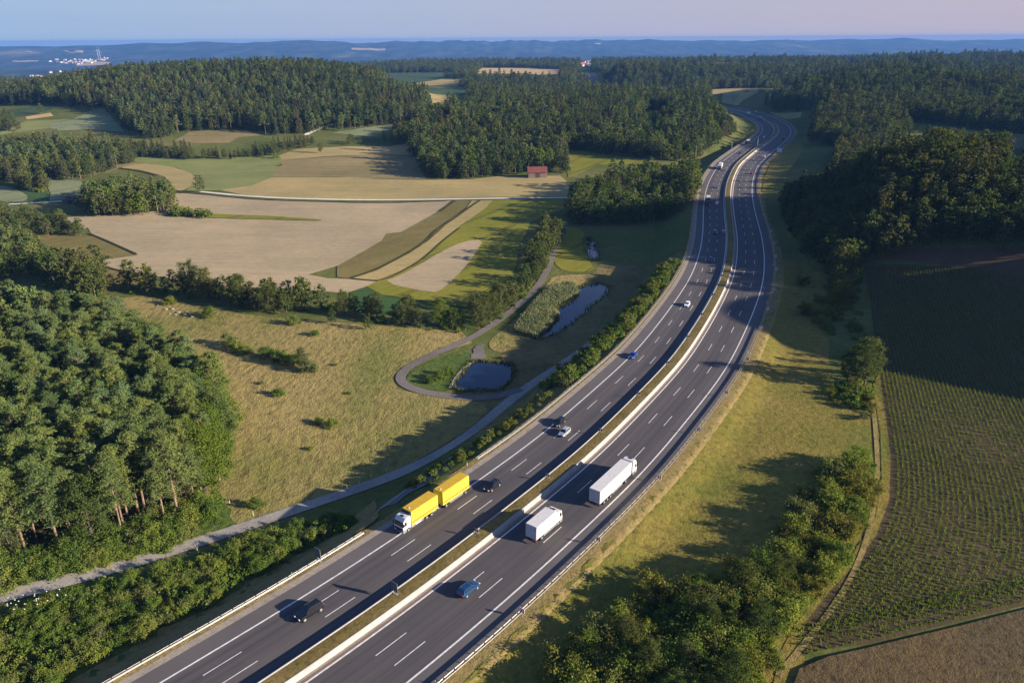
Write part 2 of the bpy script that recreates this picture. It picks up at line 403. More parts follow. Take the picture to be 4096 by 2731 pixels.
SOIL = crop('maize_soil', (.080, .062, .033), (.095, .070, .037), R(-80), 1.5, .15)
DULL = grass('dull_grain', (.075, .060, .034), (.092, .070, .038), (.11, .078, .038), .05, .9, .9, .5, 3.5, None, .5)
MEAD = grass('dry_meadow', (.140, .150, .04), (.235, .192, .07), (.29, .225, .092), .022, .5, .8, .7, 2.2, ((1, .55, 1), R(20)), .5)
VERGE = grass('verge_grass', (.122, .130, .025), (.168, .146, .033), (.212, .162, .045), .035, .6, .7, .5, 2.6)
DRY = grass('dry_roadside', (.19, .155, .06), (.25, .19, .08), (.22, .165, .07), .12, .9, .7, .3, 3, None, .6)
LUSH = grass('lush_grass', (.06, .10, .02), (.085, .12, .028), (.14, .14, .04), .05, .5, .8, .6, 2.4)

sheet('field', LM(('TL', [(1090, 1340), (1120, 1305), (1200, 1298), (1500, 1322), (1800, 1350), (2352, 1366)]), ('TM', [(400, 1366), (770, 1352), (700, 1410), (560, 1490), (430, 1562)]),
     ('MM', [(330, 60), (300, 108), (0, 278)]), ('ML', [(2070, 335), (2200, 360)]), ('MM', [(70, 365), (260, 382), (310, 388), (200, 415), (60, 460)]), ('ML', [(2200, 450), (1880, 428), (1600, 420), (1300, 390), (1040, 345), (830, 315), (720, 285), (630, 245), (930, 205), (800, 150), (620, 70), (590, 20)]),
     ('TL', [(560, 1540), (400, 1465), (900, 1440), (1180, 1400), (1100, 1380)])), STUB, .20)
sheet('field', chaikin(LM(('MM', [(300, 388), (640, 462), (720, 430), (860, 290), (940, 180), (985, 100), (850, 112), (690, 188), (570, 262), (430, 340)])), 1), STUB, .32)
sheet('field', LM(('TL', [(1405, 1440), (1800, 1455), (2165, 1480), (2150, 1488), (1800, 1478), (1400, 1468)])), YGR, .5)
sheet('field', LM(('ML', [(205, 20), (330, 50), (480, 75), (620, 75), (930, 205), (630, 245), (720, 285), (830, 315), (1040, 345), (1030, 410), (700, 400), (450, 300), (320, 160), (230, 85)])), OLV, .15)
sheet('field', LM(('ML', [(225, 80), (330, 150), (430, 240), (330, 255), (230, 180)])), EMR, .3)
sheet('field', LM(('TL', [(1480, 1280), (1690, 1250), (1830, 1192), (2352, 1192)]), ('TM', [(300, 1207), (560, 1212), (900, 1207), (1080, 1187), (1290, 1187), (1500, 1182), (1565, 1240), (1545, 1325), (700, 1336), (0, 1341)]), ('TL', [(1800, 1326), (1600, 1305)])), TAN, .2)
sheet('field', LM(('TL', [(1830, 1190), (1860, 1130), (1890, 1080), (2352, 1050)]), ('TM', [(300, 1040), (520, 1050), (600, 1205), (300, 1205), (0, 1190)])), BRN, .18)
sheet('field', LM(('TL', [(1890, 1078), (1880, 1045), (2000, 1003), (2352, 985)]), ('TM', [(360, 985), (500, 960), (530, 1045), (300, 1040), (0, 1048)])), TAN, .16)
sheet('field', LM(('TL', [(905, 1040), (1100, 1058), (1250, 1073), (1500, 1062), (1750, 1045), (1880, 1045), (1890, 1080), (1860, 1130), (1830, 1190), (1690, 1250), (1480, 1280), (1250, 1283), (1325, 1210), (1310, 1180), (1200, 1130), (1000, 1100), (900, 1090)])), GRN, .14)
sheet('field', LM(('TL', [(690, 1170), (780, 1110), (900, 1092), (1000, 1100), (900, 1130), (800, 1135), (720, 1160)])), BRN, .12)
sheet('field', chaikin(LM(('TL', [(790, 1132), (900, 1105), (1000, 1100), (1200, 1130), (1310, 1180), (1325, 1215), (1250, 1280), (1150, 1287), (1130, 1200), (1050, 1170), (950, 1150)])), 1), TAN, .2)
sheet('field', LM(('TL', [(220, 1195), (400, 1205), (580, 1222), (545, 1290), (530, 1330), (440, 1345), (330, 1362), (340, 1300), (310, 1240)])), GGR, .2)
sheet('field', chaikin(LM(('TL', [(-60, 1240), (60, 1255), (185, 1310), (185, 1350), (70, 1366), (-60, 1340)])), 1), GGR, .2)
sheet('field', LM(('TL', [(60, 1235), (320, 1290), (335, 1360), (190, 1360), (190, 1310)])), EMR, .1)
sheet('field', LM(('TL', [(330, 835), (480, 805), (640, 735), (700, 725), (840, 890), (600, 872), (400, 880), (330, 862)])), GGR, .2)
sheet('field', LM(('TL', [(170, 787), (340, 760), (360, 782), (180, 806)])), WHT, .3)
sheet('field', LM(('TL', [(20, 745), (340, 700), (355, 735), (180, 782), (60, 790)])), DGR, .2)
sheet('field', LM(('TL', [(0, 890), (180, 812), (480, 800), (330, 835), (330, 862), (200, 880), (0, 908)])), GRN, .1)
sheet('field', LM(('TL', [(1170, 950), (1270, 890), (1400, 880), (1640, 880), (1760, 912), (1600, 925), (1540, 962), (1300, 962)])), BRN, .2)
sheet('field', LM(('TM', [(-40, 895), (60, 880), (370, 840), (365, 872), (220, 925), (60, 905)])), GGR, .2)
sheet('field', LM(('TM', [(260, 495), (900, 490), (880, 512), (600, 547), (500, 562), (400, 545)])), DGR, .3)
sheet('field', LM(('TM', [(920, 492), (980, 458), (1300, 460), (1545, 470), (1525, 502), (1350, 506)])), WHT, .5)
sheet('field', LM(('TM', [(510, 565), (720, 530), (890, 540), (880, 562), (620, 577)])), TAN, .4)
sheet('field', LM(('TM', [(570, 588), (890, 600), (870, 645), (640, 630)])), DGR, .3)
sheet('field', LM(('TM', [(620, 630), (770, 650), (745, 688), (640, 695)])), TAN, .3)
sheet('field', LM(('TM', [(1515, 1018), (1640, 1016), (1860, 1050), (2200, 1085), (2060, 1110), (1740, 1110), (1600, 1185), (1555, 1195), (1535, 1100)])), YGR, .2)
sheet('field', LM(('TM', [(1910, 830), (2110, 742), (2260, 748), (2200, 775), (2030, 805), (1960, 855)])), YGR, .3)
sheet('field', LM(('TR', [(1550, 825), (1690, 838), (1700, 870), (1600, 895), (1540, 860)])), YGR, .4)
sheet('field', LM(('TR', [(1750, 845), (2000, 880), (2500, 925), (2500, 1030), (2200, 985), (1950, 900)])), BRN, .4)
sheet('field', LM(('TR', [(640, 757), (860, 755), (850, 790), (745, 802)])), TAN, .3)
sheet('field', LM(('TR', [(225, 605), (680, 588), (560, 622), (460, 680), (430, 712), (320, 692), (330, 640)])), TAN, .3)
sheet('field', LM(('TR', [(330, 642), (440, 640), (400, 690), (330, 690)])), GGR, .5)
sheet('field', LM(('MM', [(0, 278), (300, 108), (330, 60)]), ('TM', [(430, 1562), (560, 1490), (700, 1410), (770, 1352), (895, 1350), (860, 1402), (760, 1470), (640, 1562)]), ('MM', [(720, 5), (600, 110), (480, 190), (250, 310), (80, 362), (0, 352)])), OLV, .22)
sheet('field', LM(('MM', [(100, 362), (260, 310), (490, 190), (610, 110), (730, 5)]), ('TM', [(650, 1562), (765, 1472), (868, 1402), (905, 1350), (1045, 1350), (1000, 1400), (840, 1530), (810, 1562)]), ('MM', [(830, 5), (700, 112), (580, 225), (430, 312), (260, 378)])), TAN, .24)
sheet('field', LM(('MM', [(270, 380), (430, 312), (580, 225), (700, 112), (830, 5)]), ('TM', [(1000, 1400), (1045, 1350), (1530, 1338), (1520, 1410), (1295, 1500)]), ('MM', [(1280, 40), (1220, 150), (1200, 280), (1160, 400), (1050, 480), (890, 560), (700, 525), (480, 500), (300, 470), (200, 415)])), YGR, .26)
sheet('field', LM(('MM', [(90, 455), (200, 418), (330, 478), (480, 503), (400, 610), (80, 590)])), EMR, .2)
MEADOW_POLY = LM(('OV', [(215, 690), (330, 680), (450, 700), (560, 722), (660, 732), (780, 742), (960, 755), (1060, 762), (1085, 788), (1000, 812), (920, 845), (900, 868), (915, 895), (1000, 912), (1110, 925), (1120, 945), (1080, 980), (1030, 1015), (960, 1056), (850, 1105), (700, 1160), (560, 1210), (440, 1245), (460, 1150), (500, 1060), (480, 950), (430, 850), (330, 740)]))
sheet('meadow', MEADOW_POLY, MEAD, .1, 3.0)
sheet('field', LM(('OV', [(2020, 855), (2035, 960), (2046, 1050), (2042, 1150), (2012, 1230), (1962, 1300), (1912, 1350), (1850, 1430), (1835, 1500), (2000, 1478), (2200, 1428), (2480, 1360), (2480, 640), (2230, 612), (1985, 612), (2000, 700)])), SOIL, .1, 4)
sheet('field', LM(('OV', [(1990, 600), (2240, 612), (2480, 720), (2480, 560), (2100, 570)])), RED, .15, 5)
sheet('field', LM(('OV', [(1835, 1540), (1900, 1512), (2000, 1490), (2200, 1442), (2480, 1372), (2480, 1640), (1800, 1640)])), DULL, .5, 4)
sheet('field', LM(('OV', [(2005, 880), (2022, 1000), (2025, 1100), (2010, 1190), (1960, 1270), (1900, 1340), (1830, 1430), (1790, 1500), (1770, 1600), (1830, 1600), (1850, 1510), (1835, 1500), (1850, 1430), (1912, 1350), (1962, 1300), (2012, 1230), (2042, 1150), (2046, 1050), (2035, 960), (2020, 855)])), VERGE, .12, 4)
sheet('verge', LM(('OV', [(1780, 592), (1850, 600), (1900, 640), (1900, 760), (1910, 860), (1960, 930), (2005, 880), (2022, 1000), (2025, 1100), (2010, 1190), (1960, 1270), (1900, 1340), (1830, 1430), (1790, 1500), (1760, 1640), (980, 1640), (1150, 1480), (1370, 1270), (1530, 1080), (1640, 940), (1740, 780), (1770, 700)])), VERGE, .06, 2.5, wob=.5)
sheet('verge', LM(('TR', [(590, 1300), (700, 1200), (770, 1150), (880, 1000), (850, 960), (780, 970), (700, 1040), (640, 1120), (600, 1200)])), VERGE, .15, 4)
sheet('verge', LM(('TR', [(410, 960), (470, 910), (550, 850), (560, 890), (480, 935)])), YGR, .2, 4)

THICK = LM(('OV', [(-120, 1425), (0, 1390), (200, 1342), (400, 1285), (540, 1238), (700, 1188), (830, 1180), (880, 1165), (800, 1235), (610, 1350), (480, 1412), (330, 1496), (200, 1575), (100, 1650), (-120, 1650)]))
sheet('grass', THICK, LUSH, .06, 3, wob=.5)
sheet('grass', LM(('OV', [(-250, 1400), (0, 1350), (200, 1305), (400, 1250), (540, 1205), (500, 1130), (440, 1160), (300, 1220), (0, 1290), (-250, 1310)])), LUSH, .12, 3, wob=.5)
sheet('dry_verge', LM(('OV', [(860, 1150), (740, 1245), (650, 1298), (564, 1346), (489, 1394), (424, 1425), (359, 1452), (294, 1496), (191, 1546), (60, 1640), (200, 1640), (330, 1545), (500, 1440), (640, 1350), (760, 1270), (870, 1190)])), DRY, .3, 1.5, wob=.2)
for q in ([(430, 270), (700, 272), (910, 262), (905, 292), (560, 285)], [(1180, 250), (1575, 250), (1560, 296), (1310, 296)], [(230, 445), (540, 438), (725, 442), (720, 456), (500, 464), (235, 462)], [(1420, 515), (1560, 500), (1830, 460), (2090, 470), (2020, 520), (1640, 535), (1450, 540)]):
    sheet('field', L('VL', q), WHT, 2, 40)
for q in ([(90, 322), (330, 330), (320, 342), (100, 338)], [(1730, 293), (1775, 293), (1770, 300), (1735, 299)]):
    sheet('field', L('TM', q), WHT, 3, 60)
BANKG = grass('embankment_grass', (.10, .095, .03), (.15, .125, .05), (.19, .15, .065), .04, .5, .7, .6, 2.2)
ib = np.where((RL[:, 1] > 150) & (RL[:, 1] < 330) & (RS < 900))[0][::4]
sheet('embankment', np.vstack([RL[ib] + RNn[ib] * -23.6, (RL[ib] + RNn[ib] * -62)[::-1]]), BANKG, .05, 2.5, wob=.3)
# ribbons along any path
def ribbon_pts(path, w, z=None, off=.1):
    p = np.asarray(path, float); t = np.gradient(p, axis=0); t /= np.linalg.norm(t, axis=1, keepdims=True); n = np.stack([t[:, 1], -t[:, 0]], 1)
    w = np.asarray(w); w = w if w.ndim else np.full(len(p), w)
    a = p - n * w[:, None] / 2; c = p + n * w[:, None] / 2; v = []
    for q in (a, p, c): v.append(np.c_[q, (height(q[:, 0], q[:, 1]) if z is None else np.full(len(q), z)) + off])
    v = np.stack(v, 1).reshape(-1, 3); k = np.arange(len(p) - 1)[:, None] * 3 + np.array([0, 1])[None]
    f = np.stack([k, k + 1, k + 4, k + 3], -1).reshape(-1, 4); return v, f
def path_obj(name, pts, w, m, off=.1, step=2.0, kind='structure', sm=3):
    p = resample(chaikin(pts, 2, False), step); p = smooth(p, sm) if len(p) > 8 * sm else p
    v, f = ribbon_pts(p, w, None, off); return props(link(name, mesh_np(name, v, f, m, True)), kind=kind)
GRAVEL = grass('gravel_track', (.235, .22, .21), (.275, .258, .245), (.31, .288, .27), .08, 1.2, .3, .1, 5, None, .75)
PATHM = grass('old_asphalt_path', (.13, .115, .11), (.15, .135, .13), (.17, .155, .15), .06, 1.0, .2, .1, 5, None, .8)
WTRK = grass('white_track', (.55, .52, .47), (.6, .57, .52), (.66, .62, .56), .05, 1, .2, .1, 4, None, .8)
path_obj('path', LM(('OV', [(1300, 510), (1290, 535), (1276, 565), (1263, 610), (1240, 655), (1200, 695), (1130, 748), (1080, 780), (1000, 812), (935, 842), (908, 862), (912, 882), (950, 900), (1050, 914), (1110, 921), (1150, 914), (1200, 892)])), 3.3, PATHM, .22)
path_obj('path', LM(('OV', [(1420, 735), (1360, 785), (1290, 838), (1215, 887), (1160, 930), (1110, 975), (1060, 1012), (980, 1060), (880, 1103), (700, 1163), (540, 1219), (400, 1265), (200, 1325), (0, 1371), (-120, 1400)])), 3.8, GRAVEL, .2)
path_obj('path', LM(('TL', [(1345, 1290), (1500, 1307), (1800, 1332), (2100, 1341), (2352, 1346)]), ('TM', [(400, 1345), (1000, 1339), (1560, 1331)])), 3.6, WTRK, .3, 4)
path_obj('path', LM(('TL', [(60, 1376), (250, 1366), (470, 1352)])), 3.5, WTRK, .35, 3)
path_obj('path', LM(('TL', [(2050, 912), (2090, 890), (2180, 850), (2330, 820)])), 5, WTRK, .4, 5)
path_obj('path', LM(('BR', [(700, 1520), (800, 1390), (1000, 1160), (1150, 950), (1260, 730), (1330, 480), (1365, 250), (1370, 60)]), ('MR', [(1345, 1300), (1330, 1100)])), 1.0, DRY, .2, 2)

MARG = grass('field_margin', (.045, .05, .016), (.06, .06, .02), (.08, .07, .025), .1, 1, .5, .3, 3)
path_obj('field_margin', LM(('TM', [(965, 1348), (870, 1412), (760, 1492), (650, 1560)]), ('MM', [(610, 108), (485, 190), (255, 310), (90, 360)])), 1.6, MARG, .5, 2, sm=1)
path_obj('field_margin', LM(('TM', [(792, 1350), (740, 1390), (690, 1425)])), 2.2, MARG, .5, 2, sm=1)
path_obj('field_margin', LM(('MM', [(80, 362), (250, 380), (310, 378), (440, 318), (590, 228), (710, 112), (830, 20)])), 1.0, MARG, .5, 2, sm=1)
path_obj('field_margin', LM(('TL', [(1170, 1300), (1340, 1302), (1500, 1325), (1800, 1350), (2352, 1364)]), ('TM', [(400, 1364), (760, 1352)])), 1.8, MARG, .5, 3, sm=1)
path_obj('field_margin', LM(('TL', [(800, 1132), (950, 1150), (1060, 1182)])), 3, MARG, .5, 3, sm=1)
path_obj('field_margin', LM(('ML', [(600, 60), (720, 110), (930, 205)])), 1.2, MARG, .5, 2, sm=1)
path_obj('field_margin', LM(('ML', [(630, 247), (720, 288), (830, 318), (1040, 350)])), 1.2, MARG, .5, 2, sm=1)
# ponds
m, t = mat('pond_water'); out(t, (.006, .014, .036), .05, noise(t, pos(t), 1.1, 3), .04, .08, spec=.32); WATER = m
POND1 = smooth_ring(LM(('MM', [(760, 1105), (800, 1045), (850, 985), (905, 925), (960, 912), (1080, 922), (1150, 930), (1195, 965), (1185, 1020), (1150, 1075), (1110, 1112), (1000, 1122), (880, 1120)])))
POND2 = smooth_ring(LM(('MM', [(1600, 418), (1690, 405), (1770, 392), (1850, 425), (1800, 480), (1710, 540), (1650, 605), (1565, 680), (1470, 735), (1370, 768), (1320, 762), (1410, 690), (1490, 625), (1440, 580), (1555, 525), (1625, 470)])))
POND3 = smooth_ring(LM(('MM', [(1655, 90), (1715, 85), (1755, 150), (1752, 235), (1705, 245), (1672, 175)])))
for q in (POND1, POND2, POND3): sheet('water', q, WATER, .10, 2)
BANK = plain('pale_bank_stone', (.5, .46, .40), .9, vs=2)
path_obj('bank', LM(('OV', [(1034, 892), (1045, 872), (1060, 851), (1083, 834)])), .9, BANK, .3, 1, sm=1)
sheet('gravel_slope', smooth_ring(LM(('MM', [(925, 815), (995, 800), (992, 860), (1008, 905), (950, 912), (892, 912), (902, 850)]))), PATHM, .2, 2)
sheet('grass', chaikin(LM(('OV', [(935, 860), (990, 828), (1075, 800), (1085, 834), (1058, 852), (1034, 888), (1038, 900), (960, 893), (935, 878)])), 2), LUSH, .14, 3, 'structure')
sheet('grass', chaikin(LM(('OV', [(1270, 545), (1285, 520), (1345, 525), (1350, 600), (1375, 625), (1270, 625)])), 2), YGR, .14, 3, 'structure')
sheet('grass', chaikin(LM(('OV', [(1110, 790), (1180, 740), (1260, 650), (1270, 632), (1395, 630), (1325, 655), (1290, 690), (1265, 745), (1200, 790), (1150, 815)])), 2), MEAD, .12, 3, 'structure')

# ------------------------------------------------------------------ the motorway
def off_line(n, i0=0, i1=None, z=0.0):
    i1 = len(RL) if i1 is None else i1
    return np.c_[RL[i0:i1] + RNn[i0:i1] * n, np.full(i1 - i0, z)]
def sweep(name, prof, m, i0=0, i1=None, parent=None, closed=False, smooth_=False):
    """Sweep a profile [(n, z), ...] along the motorway."""
    i1 = len(RL) if i1 is None else i1
    v = np.stack([np.c_[RL[i0:i1] + RNn[i0:i1] * n, np.full(i1 - i0, z)] for n, z in prof], 1)
    k = len(prof); cnt = i1 - i0; q = k if closed else k - 1
    i = np.arange(cnt - 1)[:, None] * k + np.arange(q)[None]; j = np.arange(cnt - 1)[:, None] * k + (np.arange(q)[None] + 1) % k
    f = np.stack([i, j, j + k, i + k], -1).reshape(-1, 4)
    me = mesh_np(name, v.reshape(-1, 3), f, m, smooth_)
    uv = me.uv_layers.new(name='road'); S_ = RS[i0:i1]
    nn = np.tile([n for n, z in prof], cnt); ss = np.repeat(S_, k); li = np.empty(len(me.loops), np.int32); me.loops.foreach_get('vertex_index', li)
    uv.data.foreach_set('uv', np.stack([nn[li], ss[li]], 1).astype(np.float32).ravel())
    return link(name, me, parent)
m, t = mat('asphalt'); uvn = t.nodes.new('ShaderNodeUVMap'); uvn.uv_map = 'road'; uvv = uvn.outputs[0]
st = noise(t, mapv(t, uvv, (.9, .006, 1)), 1.0, 4, .6); blot = noise(t, pos(t), .07, 4); fine = noise(t, pos(t), 9, 2)
c = ramp(t, st, [(.3, (.068, .064, .066)), (.52, (.082, .076, .076)), (.72, (.098, .090, .088))])
sx = t.nodes.new('ShaderNodeSeparateXYZ'); t.links.new(uvv, sx.inputs[0])
wt = N(t, 'ShaderNodeMath', operation='MULTIPLY'); wt.inputs[1].default_value = 2 * math.pi / 1.87; t.links.new(sx.outputs[0], wt.inputs[0])
wc_ = N(t, 'ShaderNodeMath', operation='COSINE'); t.links.new(wt.outputs[0], wc_.inputs[0])
c = mixc(t, .75, c, ramp(t, wc_.outputs[0], [(.0, (1.05, 1.04, 1.03)), (.9, (.87, .87, .89))]), 'MULTIPLY')
lane = noise(t, mapv(t, uvv, (.27, .0025, 1)), 1.0, 2, .4)
c = mixc(t, .9, c, ramp(t, lane, [(.35, (.84, .84, .86)), (.65, (1.14, 1.11, 1.08))]), 'MULTIPLY')
br = N(t, 'ShaderNodeTexBrick'); br.inputs['Scale'].default_value = 1; br.inputs['Mortar Size'].default_value = .03; br.inputs['Brick Width'].default_value = 140; br.inputs['Row Height'].default_value = 3.82
br.inputs['Color1'].default_value = (1.05, 1.04, 1.03, 1); br.inputs['Color2'].default_value = (.90, .90, .92, 1); br.inputs['Mortar'].default_value = (.62, .62, .64, 1)
t.links.new(mapv(t, uvv, (1, 1, 1), (0, 0, R(90))), br.inputs['Vector']); c = mixc(t, .7, c, br.outputs[0], 'MULTIPLY')
c = mixc(t, .5, c, ramp(t, blot, [(.35, (.86, .86, .88)), (.65, (1.1, 1.08, 1.06))]), 'MULTIPLY')
c = mixc(t, .5, c, ramp(t, fine, [(.3, (.85, .85, .85)), (.7, (1.15, 1.15, 1.15))]), 'MULTIPLY')
out(t, c, .85, spec=.25); ASPH = m
m, t = mat('shoulder_asphalt'); 
c = ramp(t, noise(t, pos(t), .1, 4), [(.3, (.095, .086, .085)), (.7, (.115, .105, .102))])
c = mixc(t, .5, c, ramp(t, noise(t, pos(t), 8, 2), [(.3, (.85, .85, .85)), (.7, (1.15, 1.15, 1.15))]), 'MULTIPLY'); out(t, c, .9, spec=.2); SHLD = m
PAINT = plain('road_paint', (.60, .585, .56), .7, vs=1.3, var=.22)
m, t = mat('barrier_concrete')
c = ramp(t, noise(t, mapv(t, pos(t), (.5, .5, .3)), 1.0, 5, .7), [(.3, (.25, .245, .235)), (.7, (.335, .325, .315))]); out(t, c, .85, spec=.2); CONC = m
CONC2 = grass('gutter_concrete', (.25, .22, .19), (.30, .26, .225), (.235, .20, .175), .2, 1.5, .3, .05, 6, None, .75)
GUT = plain('dark_gutter', (.16, .115, .095), .9)
MEDG = grass('median_grass', (.13, .105, .03), (.17, .13, .045), (.21, .15, .06), .15, 1.3, .7, .25, 4)
props(sweep('road', [(-.1, 0), (15.1, 0)], ASPH), kind='structure')
props(sweep('road', [(-20.0, 0), (-5.05, 0)], ASPH), kind='structure')
props(sweep('road_shoulder', [(11.75, .005), (15.1, .005)], SHLD), kind='structure')
props(sweep('road_shoulder', [(-20.0, .005), (-16.9, .005)], SHLD), kind='structure')
props(sweep('gutter', [(-21.5, .02), (-20.0, .02)], CONC2), kind='structure')
props(sweep('gutter', [(-23.2, -.08), (-21.5, .015)], DRY), kind='structure')
props(sweep('gutter', [(-.75, .006), (-.1, .006)], GUT), kind='structure')
props(sweep('gutter', [(-1.2, .01), (-.75, .01)], CONC2), kind='structure')
props(sweep('dry_verge', [(15.1, .0), (16.2, -.02), (17.6, -.02), (19.3, -.08), (20.0, -.55)], DRY), kind='structure')
props(sweep('median_strip', [(-4.4, .84), (-3.0, .97), (-1.7, .95)], MEDG), kind='structure')
def kfac(y): return np.interp(y, [85, 95, 120, 160, 220, 300, 500, 900], [1.09, 1.08, 1.055, 1.02, .97, .95, .965, 1.0])
def nshift(n, i):   # lane positions measured in the photograph widen a little near the camera
    return n * np.interp(RL[i, 1], [85, 110, 170, 230], [1.07, 1.06, 1.02, 1.0]) if n < -6 else n
def mark_line(n, w, i0=0, i1=None):
    return props(sweep('road_marking', [(n - w / 2, .012), (n + w / 2, .012)], PAINT, i0, i1), kind='structure')
mark_line(0, .33); mark_line(11.65, .33); mark_line(-5.3, .33); mark_line(-16.6, .33)
def at_s(s): 
    return np.stack([np.interp(s, RS, RL[:, 0]), np.interp(s, RS, RL[:, 1])], -1), np.stack([np.interp(s, RS, RNn[:, 0]), np.interp(s, RS, RNn[:, 1])], -1)
def s_of(p):
    n, i = road_nearest(p); w = np.atleast_2d(p) - RL[i]; return RS[i] + (w * RT[i]).sum(1), n
def dashes(n, start_px, w=.17):
    s0 = float(s_of(flat(*start_px))[0][0]); V, Fc = [], []
    starts = []
    s = s0
    while s < RS[-1] - 20: starts.append(s); s += 18 * float(kfac(at_s(s)[0][1]))
    s = s0
    while s > 30: s -= 18 * float(kfac(at_s(s)[0][1])); starts.append(s)
    for s in starts:
        l = 6 * float(kfac(at_s(s)[0][1]))
        q = s + np.linspace(0, l, 4); c, nn = at_s(q); b = len(V)
        for a, d in zip(c, nn):
            V += [(*(a + d * (n - w / 2)), .012), (*(a + d * (n + w / 2)), .012)]
        Fc += [(b + 2 * j, b + 2 * j + 1, b + 2 * j + 3, b + 2 * j + 2) for j in range(3)]
    props(link('road_marking', mesh_np('road_marking', V, Fc, PAINT)), kind='structure')
bm = lambda x, y: px('BM', [(x, y)])[0]
dashes(3.8, bm(268, 1387)); dashes(7.6, bm(394, 1450)); dashes(-9.45, bm(464, 740)); dashes(-13.1, bm(355, 701))

# concrete barriers: one each side of the planted strip
w = sweep('concrete_barrier', [(-1.2, 0), (-1.22, .25), (-1.42, .45), (-1.52, .98), (-1.68, .98), (-1.8, .6)], CONC)
props(w, 'white concrete barrier lit by the sun on the far carriageway side of the median', 'barrier')
w['label'] = 'white sunlit concrete barrier between planted median and the trucks driving away'
w = sweep('concrete_barrier', [(-5.0, 0), (-4.98, .25), (-4.82, .45), (-4.72, 1.0), (-4.5, 1.0), (-4.4, .6)], CONC)
props(w, 'concrete barrier in its own shade between planted median and oncoming traffic', 'barrier')

STEEL = plain('galvanised_steel', (.29, .285, .28), .45, .6, .5, vs=8)
STEELD = plain('dark_galvanised_steel', (.10, .10, .105), .5, .3)
def guardrail(n, side, label, s0, s1, step):
    root = empty('guardrail', (*at_s(s0)[0], 0)); props(root, label, 'guardrail')
    i0, i1 = int(s0 / 2), int(s1 / 2)
    def child(o): o.parent = root; o.matrix_parent_inverse = Matrix.Translation(-root.location); return o
    k = -side
    prof = [(n, .46), (n + k * .07, .50), (n + k * .07, .58), (n + k * .01, .62), (n + k * .07, .66), (n + k * .07, .76), (n, .80), (n - k * .05, .80), (n - k * .05, .46)]
    child(sweep('beam', prof, STEEL, i0, i1, closed=True))
    child(sweep('rear_rail', [(n - k * .42, .66), (n - k * .42, .78), (n - k * .54, .78), (n - k * .54, .66)], STEEL, i0, i1, closed=True))
    pm = MB().box(-.06, .06, -.05, .05, -.5, .78).box(-.05, .05, -.45 if k > 0 else -.0, 0 if k > 0 else .45, .80, .84)
    o = pm.build('post', STEELD); me = o.data; bpy.data.objects.remove(o)
    ss = np.arange(s0 + 1, s1 - 1, step); cc, nn = at_s(ss); V, Fc = [], []
    base_v = np.array([v.co[:] for v in me.vertices]); base_f = [list(p.vertices) for p in me.polygons]
    order = np.argsort(np.abs(cc[:, 1] - 130)); near = set(order[:100].tolist())
    for j, (c, d) in enumerate(zip(cc, nn)):
        p = c + d * (n - k * .1); rz = math.atan2(d[1], d[0]) - math.pi / 2
        if j in near:
            q = bpy.data.objects.new('post', me); COL.objects.link(q); q.location = (p[0], p[1], 0); q.rotation_euler.z = rz; child(q)
        else:
            ca, sa = math.cos(rz), math.sin(rz); b = len(V)
            for x, y, z in base_v: V.append((p[0] + x * ca - y * sa, p[1] + x * sa + y * ca, z))
            Fc += [[b + i for i in f] for f in base_f]
    me2 = bpy.data.meshes.new('posts_beyond'); me2.from_pydata(V, [], Fc); me2.materials.append(STEELD)
    child(props(link('distant_post_row', me2), kind='stuff'))
sR0 = float(s_of(np.array([[0., 60.]]))[0][0])
guardrail(15.75, 1, 'steel guardrail with a thin rear rail along the right shoulder beside dry grass', 20, 1150, 2.25)
sG = float(s_of(flat(*px('BM', [(240, 530)])[0]))[0][0])
guardrail(-21.9, -1, 'steel double rail guardrail along the bushy left shoulder below the yellow truck', 20, sG, 2.25)
guardrail(-21.9, -1, 'steel double rail guardrail on the embankment edge left of the oncoming cars', sG + 34, 1150, 2.25)

# ------------------------------------------------------------------ vehicles
def paint(name, col, metal=.3): return plain(name, col, .32, metal, .5, coat=.6, var=.04, vs=2)
GLASS = plain('dark_glass', (.015, .017, .02), .08, 0, .6, var=.05)
TYRE = plain('tyre_rubber', (.018, .018, .018), .9)
RIMM = plain('alloy_rim', (.55, .55, .56), .35, .7)
LAMP = plain('headlamp_glass', (.75, .76, .78), .15, .1, .6)
REDL = plain('tail_lamp', (.5, .015, .012), .25)
BLACK = plain('black_plastic', (.02, .02, .022), .6)
CHAS = plain('chassis_black', (.03, .03, .032), .7)
WHITE = plain('white_lorry_paint', (.56, .55, .545), .4, 0, .5, coat=.3, var=.03)
DOORW = plain('shade_tinted_white_doors', (.34, .365, .42), .5, var=.08)  # white rear doors and tail lift, blue-grey shade painted into the colour
YELL = plain('yellow_tarpaulin', (.54, .455, .035), .55, var=.05, vs=1.5)
STRAP = plain('ochre_strap', (.52, .40, .04), .7); YROOF = plain('amber_tarpaulin_roof', (.50, .32, .02), .6, var=.10, vs=.9)
REDS = plain('red_stripe', (.34, .018, .01), .5)
ALU = plain('aluminium', (.62, .62, .63), .4, .6)
NAVY = plain('navy_panel', (.02, .05, .15), .35, coat=.5)
ROOFG = plain('grey_white_roof', (.54, .53, .51), .6, var=.07, vs=1.2)
def wheel(parent, x, y, r, w=.22, rimk=.66, dual=False):
    sg = 1 if y > 0 else -1
    o = MB().cyl((0, -w / 2, 0), (0, w / 2, 0), r, seg=18).build('wheel', TYRE, parent, smooth=False); o.location = (x, y, r)
    b = MB().cyl((0, sg * (w / 2 - .02), 0), (0, sg * (w / 2 + .02), 0), r * rimk, r * rimk * .86, seg=14)
    b.cyl((0, sg * (w / 2 + .015), 0), (0, sg * (w / 2 + .05), 0), r * .2, seg=8)
    b.build('rim', RIMM, o)
